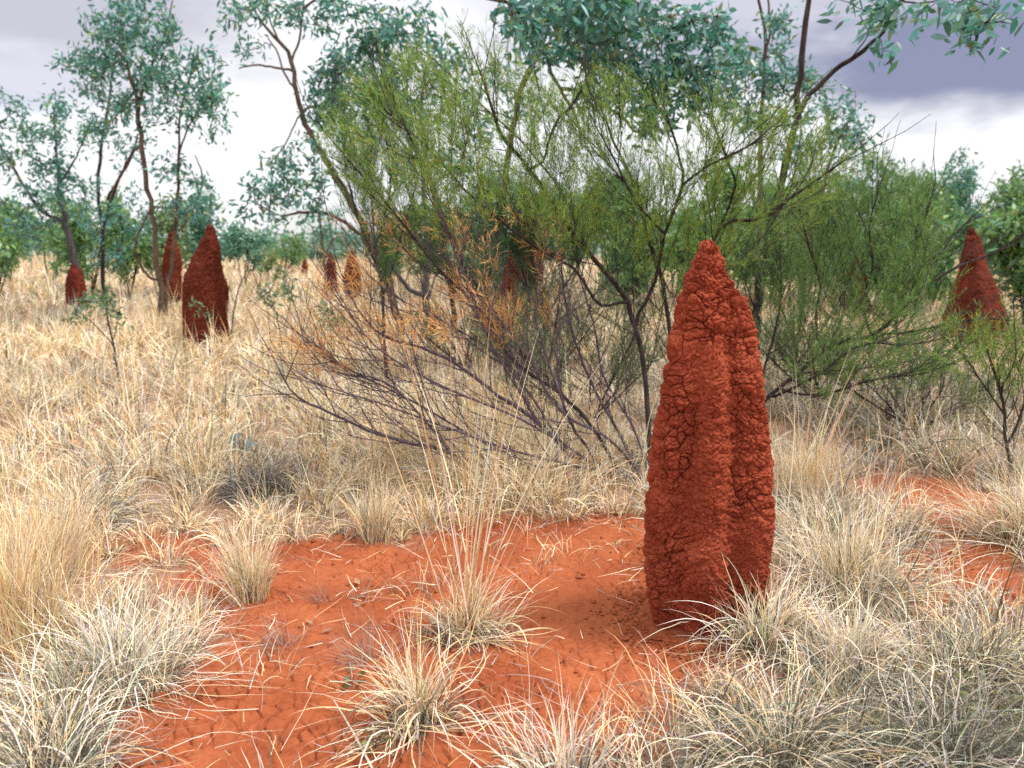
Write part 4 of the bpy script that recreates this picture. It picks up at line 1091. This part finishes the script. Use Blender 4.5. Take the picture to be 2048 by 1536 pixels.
tussock('tall thin straw tussock close behind the right side of the tall mound', 1600, 1010, .34, .42, 800, 17, 'straight', culms=26, culm_h=1.0, culm_lean=.3, cols=STR[0], wts=STR[1])
tussock('short bleached tussock with wide blades at the bottom edge', 1130, 1570, .24, .20, 260, 18, 'curly', cols=[WHITE, CREAM, STRAW, GREY], wts=[.42, .3, .13, .15], width=.0062)
tussock('grey wiry tussock between the bottom-edge one and the looping one', 1340, 1600, .25, .2, 420, 19, 'wiry', cols=WIRE, wts=WW)
tussock('purplish spiky tuft of fine dead needles in front of the pale yellow tussock', 565, 1300, .11, .17, 170, 20, 'spiky', cols=PURP, wts=PW)
tussock('thin spiky tuft of sparse dead needles right of the pale yellow tussock', 640, 1205, .07, .17, 80, 21, 'spiky', cols=PURP, wts=PW)
tussock('spiky grey tuft of long dead needles touching the lone cream tussock', 735, 1320, .12, .22, 190, 22, 'spiky', cols=PURP, wts=PW)
tussock('sparse dead needle tuft on bare soil just left of the foot of the tall mound', 1300, 1430, .07, .24, 60, 23, 'spiky', cols=[(.5, .3, .2), (.4, .24, .17)], wts=[.5, .5])
tussock('fine upright dead tuft between the straw tussocks at the back of the bare soil', 785, 1180, .05, .2, 60, 24, 'spiky', cols=[(.5, .32, .2), (.4, .26, .17)], wts=[.5, .5])
tussock('dark grey collapsed tussock left of the bare soil, behind the blue-grey leaf sprig', 520, 985, .3, .26, 700, 25, 'wiry', cols=[DARK, GREY, GGREEN, (.2, .18, .17)], wts=[.4, .25, .15, .2], width=.004)
tussock('grey-green tussock at the back left corner of the bare soil', 170, 1050, .3, .3, 600, 26, 'wiry', cols=WIRE, wts=WW, width=.0036)

# the grass plain itself: nobody could count it
rng = np.random.default_rng(77)
acc = Acc()


CLEAR = [(at(413, 600, 12)[0], 12.0, .55), (at(1945, 600, 12)[0], 12.0, .6)]


def field(y0, y1, dens, nb, hgt, wid, S, xk=.80, extra=1.5, inbare=False):
    A = (y1 ** 2 - y0 ** 2) * xk + 2 * extra * (y1 - y0)
    n = int(A * dens)
    y = np.sqrt(rng.uniform(y0 ** 2, y1 ** 2, n)); x = rng.uniform(-1, 1, n) * (xk * y + extra)
    keep = rng.uniform(0, 1, n) > bare(x, y) * 1.05
    pt = np.stack([x, y, 0 * x], 1)
    patch = fbm(pt, .55, 3, 5)
    keep &= rng.uniform(0, 1, n) < np.maximum(.74 + 1.5 * patch, .5)
    for mx_, my_, mr_ in CLEAR: keep &= np.hypot(x - mx_, (y - my_ + .35) / 1.5) > mr_
    if inbare:
        sp_ = np.exp(-(((x - mp0[0]) / .34) ** 2 + ((y - mp0[1]) / .5) ** 2))
        keep = (rng.uniform(0, 1, n) < bare(x, y)) & (rng.uniform(0, 1, n) > sp_ * 1.6) & (rng.uniform(0, 1, n) < .55 + 1.5 * patch)
    if not inbare: keep &= rng.uniform(0, 1, n) < .72 + .28 * sst(3.3, 4.2, y)
    dm = np.hypot(x - axm[0], y - axm[1]); keep &= dm > .42
    x, y, patch, pt = x[keep], y[keep], patch[keep], pt[keep]; n = len(x)
    tone = fbm(pt, .35, 2, 90) + .18 * rng.normal(0, 1, n)
    size = np.clip(rng.normal(1, .36, n) * (1 + .8 * fbm(pt, 1.3, 2, 61)), .35, 2.2)
    ii = np.repeat(np.arange(n), nb); m = len(ii)
    a = rng.uniform(0, 2 * pi, m); r = .10 * size[ii] * rng.uniform(0, 1, m) ** .6 * (1 + y0 * .04)
    roots = np.stack([x[ii] + r * np.cos(a), y[ii] + r * np.sin(a), 0 * a], 1); roots[:, 2] = gz(roots[:, 0], roots[:, 1]) - .005
    # shrub shade put into the blade colour: greyer, greener grass under and right of the broom
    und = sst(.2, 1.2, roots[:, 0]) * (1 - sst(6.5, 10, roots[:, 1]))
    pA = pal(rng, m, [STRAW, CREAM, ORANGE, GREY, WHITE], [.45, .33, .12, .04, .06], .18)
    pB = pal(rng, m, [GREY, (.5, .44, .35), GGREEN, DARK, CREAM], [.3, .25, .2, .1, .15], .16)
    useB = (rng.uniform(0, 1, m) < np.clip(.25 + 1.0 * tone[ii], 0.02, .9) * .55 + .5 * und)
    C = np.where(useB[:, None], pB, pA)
    L_ = hgt * size[ii] * rng.uniform(.5, 1.4, m)
    old_shade = rng.uniform(0, 1, m) < .20  # old dark stems that also paint the shade in the gaps
    C = np.where(old_shade[:, None], pal(rng, m, [DARK, (.20, .19, .15), (.26, .20, .15)], [.4, .3, .3], .15), C); L_ = np.where(old_shade, L_ * .6, L_)
    tall = rng.uniform(0, 1, m) < .05
    L_ = np.where(tall, L_ * 1.7, L_)
    lean = np.where(tall, .15, .1 + .6 * rng.uniform(0, 1, m)); curl = np.where(tall, .2, np.abs(rng.normal(1.1, .7, m)))
    blades(acc, rng, roots, a + rng.normal(0, .6, m), L_, wid * rng.uniform(.6, 1.4, m), lean, curl, S, C, .5)


field(1.9, 4.6, 14, 30, .13, .0030, 6, inbare=True)
field(2.2, 5.2, 46, 85, .21, .0046, 6)
field(5.2, 9, 40, 66, .22, .0070, 5)
field(9, 17, 19, 42, .27, .014, 3)
field(17, 36, 7.0, 26, .33, .026, 3, extra=3)
field(36, 85, 1.8, 15, .42, .06, 2, extra=6)
tag(acc.build('dry_grass', M_GRASS), 'pale dry grass covering the plain between mounds and trees', 'grass', kind='stuff')

# straw lying about on the bare soil
rng = np.random.default_rng(88); acc = Acc()
n = 15000
x = rng.uniform(-2.2, 2.6, n); y = rng.uniform(1.7, 4.6, n)
b_ = bare(x, y); k = (rng.uniform(0, 1, n) < .16 + .5 * (1 - b_)) & (rng.uniform(0, 1, n) < 1 - .8 * np.exp(-(((x - mp0[0]) / .28) ** 2 + ((y - mp0[1]) / .4) ** 2)))
x, y = x[k], y[k]; n = len(x)
roots = np.stack([x, y, gz(x, y) + .01], 1)
blades(acc, rng, roots, rng.uniform(0, 2 * pi, n), np.where(rng.uniform(0, 1, n) < .2, rng.uniform(.15, .34, n), rng.uniform(.03, .14, n)), rng.uniform(.0012, .0032, n), rng.uniform(1.25, 1.55, n), rng.uniform(0, .3, n), 4,
       pal(rng, n, [CREAM, GREY, STRAW, (.12, .06, .04)], [.3, .25, .15, .3]), .5, .012)
tag(acc.build('straw_litter', M_GRASS), 'broken straw scattered over the red soil', 'litter', kind='stuff')

# crumbs and clods
rng = np.random.default_rng(89); acc = Acc()
n = 4200
x = rng.uniform(-2.0, 2.4, n); y = rng.uniform(1.8, 4.4, n)
k = 1500; a = rng.uniform(0, 2 * pi, k); r = .27 + np.abs(rng.normal(0, .09, k)); x[:k] = axm[0] + r * np.cos(a); y[:k] = axm[1] + r * np.sin(a) * .9
kp = (rng.uniform(0, 1, n) < .25 + .75 * bare(x, y)) & (rng.uniform(0, 1, n) < .35 + .65 * (np.hypot(x - axm[0], y - axm[1]) < .5)); x, y = x[kp], y[kp]; n = len(x)
sz = rng.gamma(2, .0022, n) + .0015
oc = np.array([[1, 0, 0], [0, 1, 0], [-1, 0, 0], [0, -1, 0], [0, 0, .8], [0, 0, -.6]])
V = oc[None] * sz[:, None, None] * rng.uniform(.5, 1.3, (n, 6, 1)); an = rng.uniform(0, 2 * pi, n)
ca, sa = np.cos(an)[:, None], np.sin(an)[:, None]
gx = np.stack([V[..., 0] * ca - V[..., 1] * sa, V[..., 0] * sa + V[..., 1] * ca, V[..., 2]], -1) + np.stack([x, y, gz(x, y) + .006 + .02 * np.exp(-(np.hypot(x - .78, y - 3.05) / .33) ** 4)], 1)[:, None]
o = (np.arange(n) * 6)[:, None]
acc.add(gx.reshape(-1, 3), np.concatenate([o + q for q in ([0, 1, 4], [1, 2, 4], [2, 3, 4], [3, 0, 4], [1, 0, 5], [2, 1, 5], [3, 2, 5], [0, 3, 5])]))
tag(acc.build('soil_crumbs', M_SOIL), 'crumbs of red earth around the mound and over the soil', 'crumbs', kind='stuff')

# far scrub that reads as one mass
rng = np.random.default_rng(99); acc = Acc()
n = 520
yy = rng.uniform(60, 110, n); xx = rng.uniform(-.85, .85, n) * yy
for i in range(n):
    m = 46; hh = rng.uniform(1.6, 3.4); w = rng.uniform(1.5, 3)
    q = norm(rng.normal(0, 1, (m, 3))) * rng.uniform(0, 1, (m, 1)) ** .4
    Bp = np.stack([xx[i] + q[:, 0] * w, yy[i] + q[:, 1] * w, hh * .55 + q[:, 2] * hh * .5], 1)
    leaves(acc, rng, Bp, rng.normal(0, 1, (m, 3)), rng.uniform(.35, .7, m), rng.uniform(.2, .4, m), pal(rng, m, [(.10, .23, .13), (.13, .25, .19), (.09, .20, .16), (.15, .24, .11)]))
tag(acc.build('distant_scrub', M_GUM), 'low bluish scrub along the horizon', 'scrub', kind='stuff')

# ------------------------------------------------------------------ fallen leaves
def fallen(label, u, v, Ln, Wd, c, seed, group=None):
    rng = np.random.default_rng(seed); b = gnd(u, v); b[2] = float(gz(b[0], b[1])) + .012
    acc = Acc(); a = rng.uniform(0, 2 * pi)
    t = np.linspace(0, 1, 7); w = Wd * .5 * np.sin(pi * np.clip(t, .02, .985)) ** .8
    lift = .25 * Ln * (t - .5) ** 2 + rng.normal(0, .0015, 7)
    d = np.array([cos(a), sin(a), 0]); s_ = np.array([-sin(a), cos(a), 0])
    V = []
    for k in range(7):
        c0 = d * (t[k] - .5) * Ln + np.array([0, 0, lift[k]])
        V += [c0 + s_ * w[k] + [0, 0, w[k] * .4], c0, c0 - s_ * w[k] + [0, 0, w[k] * .35]]
    g_ = np.arange(21).reshape(7, 3)
    q = np.concatenate([np.stack([g_[:-1, j], g_[:-1, j + 1], g_[1:, j + 1], g_[1:, j]], -1) for j in (0, 1)])
    acc.add(np.array(V), None, q, np.tile(c, (21, 1)))
    o = acc.build('fallen_leaf', M_DEAD); o.location = b
    return tag(o, label, 'leaf', group)


TAN = (.50, .33, .19)
fallen('large curled tan leaf on the soil left of the tall mound, at the shrub edge', 1235, 1035, .10, .045, TAN, 1)
fallen('brown leaf at the foot of the wiry looping tussock', 1360, 1452, .075, .05, (.42, .25, .13), 2)
fallen('pale leaf on the soil beside the grey-white dome tussock', 420, 1222, .07, .03, (.55, .42, .28), 3)
fallen('yellow leaf on the red patch at right', 1910, 1110, .05, .03, (.58, .50, .25), 4)
rng = np.random.default_rng(5)
for k, (u, v) in enumerate([(715, 1168), (620, 1255), (655, 1270), (1960, 1180), (1985, 1165), (1770, 1250), (1905, 985), (705, 1070), (380, 1020), (330, 1100), (160, 1430), (1195, 1040), (1270, 1060), (1880, 1010)]):
    fallen('small dry tan leaf fallen among the straw on the red soil', u, v, rng.uniform(.04, .065), rng.uniform(.016, .026), tuple(np.array(TAN) * rng.uniform(.7, 1.25)), 60 + k, 'fallen leaves on the red soil')

b = gnd(484, 925); rng = np.random.default_rng(41); acc = Acc(); n = 16
Bp = b + np.stack([rng.normal(0, .05, n), rng.normal(0, .05, n), .11 + rng.normal(0, .04, n)], 1)
leaves(acc, rng, Bp, rng.normal(0, 1, (n, 3)) + [0, 0, .2], rng.uniform(.07, .12, n), rng.uniform(.03, .045, n), pal(rng, n, [(.14, .22, .21), (.10, .17, .16), (.22, .30, .30)], [.4, .3, .3]))
root = thing('leaf_sprig', b, 'blue-grey leafy gum sprig caught in the grass left of the bare soil', 'sprig')
acc.build('foliage', M_GUM, root, b)
s = Skel(41); s.limb([b + [0, 0, .0], b + [.01, 0, .1], b + [.03, .01, .2]], [.004, .003, .002], ok_from=0); s.grow(Bp, .04); s.radii(.001)
acc = Acc(); s.tubes(acc); acc.build('stem', M_BARKG, root, b)
# one bleached stalk leaning on the soil at the bottom edge
s = Skel(42); b = gnd(752, 1545)
s.limb([b + [.02, -.05, 0], (b + gnd(668, 1425)) / 2 + [0, 0, .025], gnd(668, 1425) + [0, 0, .045]], [.005, .0042, .0022], ok_from=0, wob=.1); s.radii(.002)
acc = Acc(); s.tubes(acc); acc.C = [np.tile((.62, .55, .46), (acc.n, 1))]
o = acc.build('dry_stalk', M_GRASS, None, b, smooth=True); o.location = b
tag(o, 'thick bleached dry stalk lying on the soil at the bottom edge', 'stalk')

# little green weeds
for i, (lb, u, v, hh) in enumerate([('small green weed beside the spiky grey tuft', 705, 1375, .05), ('tiny grey-green weed at the bottom edge, left of the lone cream tussock', 752, 1500, .05),
                                    ('leafy green herb in the bottom right corner', 1985, 1500, .2)]):
    rng = np.random.default_rng(700 + i); b = gnd(u, v); b[2] = float(gz(b[0], b[1])); acc = Acc()
    n = 26 if hh < .1 else 160
    r = hh * .6 * rng.uniform(0, 1, n) ** .5; a = rng.uniform(0, 2 * pi, n)
    Bp = np.stack([b[0] + r * np.cos(a), b[1] + r * np.sin(a), b[2] + hh * rng.uniform(.1, 1, n)], 1)
    leaves(acc, rng, Bp, np.stack([np.cos(a), np.sin(a), rng.uniform(-.2, .7, n)], 1), rng.uniform(.018, .035, n), rng.uniform(.008, .014, n), pal(rng, n, [(.16, .19, .06), (.24, .24, .09), (.12, .15, .08)], [.5, .3, .2]))
    root = thing('weed', b, lb, 'weed'); acc.build('foliage', M_GUM, root, b)
    s = Skel(i); tops = Bp[:: max(1, n // 14)]
    s.limb([b + [0, 0, -.01], b + [0, 0, hh * .3], b + [.004, 0, hh * .6]], [.0025, .002, .0015], ok_from=0)
    s.grow(tops, hh * .3); s.radii(.0007); acc = Acc(); s.tubes(acc); acc.build('stem', M_BARKG, root, b)

# fallen dead branch under the right shrub
s = Skel(61)
P_ = [gnd(1650, 960), at(1760, 880, 6.2), at(1860, 830, 6.4), at(1910, 790, 6.5)]
s.limb([P_[0] + [0, 0, .02], gnd(1740, 915) + [0, 0, .05], gnd(1850, 880) + [0, 0, .1], gnd(1930, 850) + [0, 0, .16]], [.012, .011, .009, .006], ok_from=.1)
rng = np.random.default_rng(61)
s.grow([gnd(u, v) + [0, 0, rng.uniform(.02, .25)] for u, v in zip(rng.uniform(1660, 1990, 40), rng.uniform(840, 960, 40))], .08, .1)
s.radii(.0018); acc = Acc(); s.tubes(acc)
o = acc.build('fallen_branch', M_BARKG, None, P_[0], smooth=True); o.location = P_[0]
tag(o, 'grey dead fallen branch lying in the grass under the right broom shrub', 'branch')

# ------------------------------------------------------------------ sky, sun
SUN_EL, SUN_AZ = R(60), R(98)            # azimuth from +Y towards +X
w = bpy.data.worlds.new('World'); scene.world = w; w.use_nodes = True
nt = w.node_tree; nt.nodes.clear(); N, L = nt.nodes.new, nt.links.new
out = N('ShaderNodeOutputWorld')
sky = N('ShaderNodeTexSky'); sky.sky_type = 'NISHITA'; sky.sun_disc = False; sky.sun_elevation = SUN_EL; sky.sun_rotation = SUN_AZ
bg = N('ShaderNodeBackground'); bg.inputs['Strength'].default_value = .1; L(sky.outputs[0], bg.inputs['Color'])
tc = N('ShaderNodeTexCoord'); sep = N('ShaderNodeSeparateXYZ')
nrm = N('ShaderNodeVectorMath'); nrm.operation = 'NORMALIZE'; L(tc.outputs['Generated'], nrm.inputs[0]); L(nrm.outputs[0], sep.inputs[0])


def M(op, a, b=None, c=None, clamp=False):
    n = N('ShaderNodeMath'); n.operation = op; n.use_clamp = clamp
    for i, v in enumerate((a, b, c)):
        if v is None: continue
        if isinstance(v, (int, float)): n.inputs[i].default_value = v
        else: L(v, n.inputs[i])
    return n.outputs[0]


azi = M('ARCTAN2', sep.outputs['X'], sep.outputs['Y']); ele = M('ARCSINE', sep.outputs['Z'])
mp = N('ShaderNodeMapping'); mp.inputs['Scale'].default_value = (1, 1, 2.6); L(nrm.outputs[0], mp.inputs['Vector'])
n1 = N('ShaderNodeTexNoise'); n1.inputs['Scale'].default_value = 5; n1.inputs['Detail'].default_value = 7; n1.inputs['Roughness'].default_value = .55; L(mp.outputs[0], n1.inputs['Vector'])
n2 = N('ShaderNodeTexNoise'); n2.inputs['Scale'].default_value = 2.2; n2.inputs['Detail'].default_value = 5; n2.inputs['Roughness'].default_value = .5; L(mp.outputs[0], n2.inputs['Vector'])
n3 = N('ShaderNodeTexNoise'); n3.inputs['Scale'].default_value = 14; n3.inputs['Detail'].default_value = 5; L(mp.outputs[0], n3.inputs['Vector'])
warp = M('MULTIPLY_ADD', n1.outputs['Fac'], 1.3, -.65)
warp = M('ADD', warp, M('MULTIPLY_ADD', n3.outputs['Fac'], .5, -.25))


def cloud(a0, e0, ra, re, soft, slope=0.):
    da = M('SUBTRACT', azi, R(a0)); de = M('SUBTRACT', M('SUBTRACT', ele, R(e0)), M('MULTIPLY', da, slope))
    x = M('DIVIDE', da, R(ra)); y = M('DIVIDE', de, R(re))
    d = M('SQRT', M('ADD', M('MULTIPLY', x, x), M('MULTIPLY', y, y)))
    d = M('ADD', d, warp)
    mr = N('ShaderNodeMapRange'); mr.interpolation_type = 'SMOOTHSTEP'
    mr.inputs['From Min'].default_value = 1 + soft; mr.inputs['From Max'].default_value = 1 - soft
    L(d, mr.inputs['Value'])
    return mr.outputs[0]


def mixc(f, a, b):
    m = N('ShaderNodeMix'); m.data_type = 'RGBA'
    if isinstance(f, (int, float)): m.inputs['Factor'].default_value = f
    else: L(f, m.inputs['Factor'])
    for s_, v in (('A', a), ('B', b)):
        if isinstance(v, tuple): m.inputs[s_].default_value = (*v, 1)
        else: L(v, m.inputs[s_])
    return m.outputs['Result']


c0 = mixc(M('MULTIPLY', n2.outputs['Fac'], .2, None), (.86, .86, .88), (.66, .68, .77))
c0 = mixc(M('MULTIPLY', cloud(15, 16.5, 20, 5.5, .5), .8), c0, (.42, .43, .53))
c0 = mixc(M('MULTIPLY', cloud(33, 11.3, 18, 3.5, .40, -.02), .97), c0, (.205, .225, .345))
c0 = mixc(M('MULTIPLY', cloud(-31, 14.8, 13, 3.6, .45, -.12), .9), c0, (.42, .425, .50))
c0 = mixc(M('MULTIPLY', cloud(-33, 9.8, 9, 1.8, .5, -.05), .75), c0, (.50, .50, .60))
hi = N('ShaderNodeMapRange'); hi.inputs['From Min'].default_value = R(20); hi.inputs['From Max'].default_value = R(60); hi.inputs['To Min'].default_value = 1.0; hi.inputs['To Max'].default_value = 1.7
L(ele, hi.inputs['Value'])
bg2 = N('ShaderNodeBackground'); L(c0, bg2.inputs['Color']); L(hi.outputs[0], bg2.inputs['Strength'])
gap = N('ShaderNodeMapRange'); gap.inputs['From Min'].default_value = .28; gap.inputs['From Max'].default_value = .42; L(n2.outputs['Fac'], gap.inputs['Value'])
mxs = N('ShaderNodeMixShader'); L(gap.outputs[0], mxs.inputs[0]); L(bg.outputs[0], mxs.inputs[1]); L(bg2.outputs[0], mxs.inputs[2])
L(mxs.outputs[0], out.inputs['Surface'])

sd = bpy.data.lights.new('sun', 'SUN'); sd.energy = 2.7; sd.angle = R(14); sd.color = (1, .95, .86)
so = bpy.data.objects.new('sun', sd); col.objects.link(so)
so.rotation_euler = (pi / 2 - SUN_EL, 0, -SUN_AZ + pi)
dirv = np.array([sin(SUN_AZ) * cos(SUN_EL), cos(SUN_AZ) * cos(SUN_EL), sin(SUN_EL)])
from mathutils import Vector
so.rotation_euler = Vector((-dirv).tolist()).to_track_quat('-Z', 'Y').to_euler()

# ------------------------------------------------------------------ camera
cd = bpy.data.cameras.new('camera'); cam = bpy.data.objects.new('camera', cd); col.objects.link(cam)
cd.sensor_width = 36; cd.lens = F / 2048 * 36; cd.clip_start = .05; cd.clip_end = 2000
cam.location = (0, 0, CAMH); cam.rotation_euler = (pi / 2 - PITCH, 0, 0)
cd.dof.use_dof = True; cd.dof.focus_distance = 3.05; cd.dof.aperture_fstop = 2.8
scene.camera = cam

scene.view_settings.view_transform = 'Standard'; scene.view_settings.look = 'None'
scene.view_settings.exposure = 0.42; scene.view_settings.gamma = 1
scene.cycles.max_bounces = 6; scene.cycles.diffuse_bounces = 3; scene.cycles.glossy_bounces = 2; scene.cycles.transmission_bounces = 3
scene.cycles.use_denoising = False
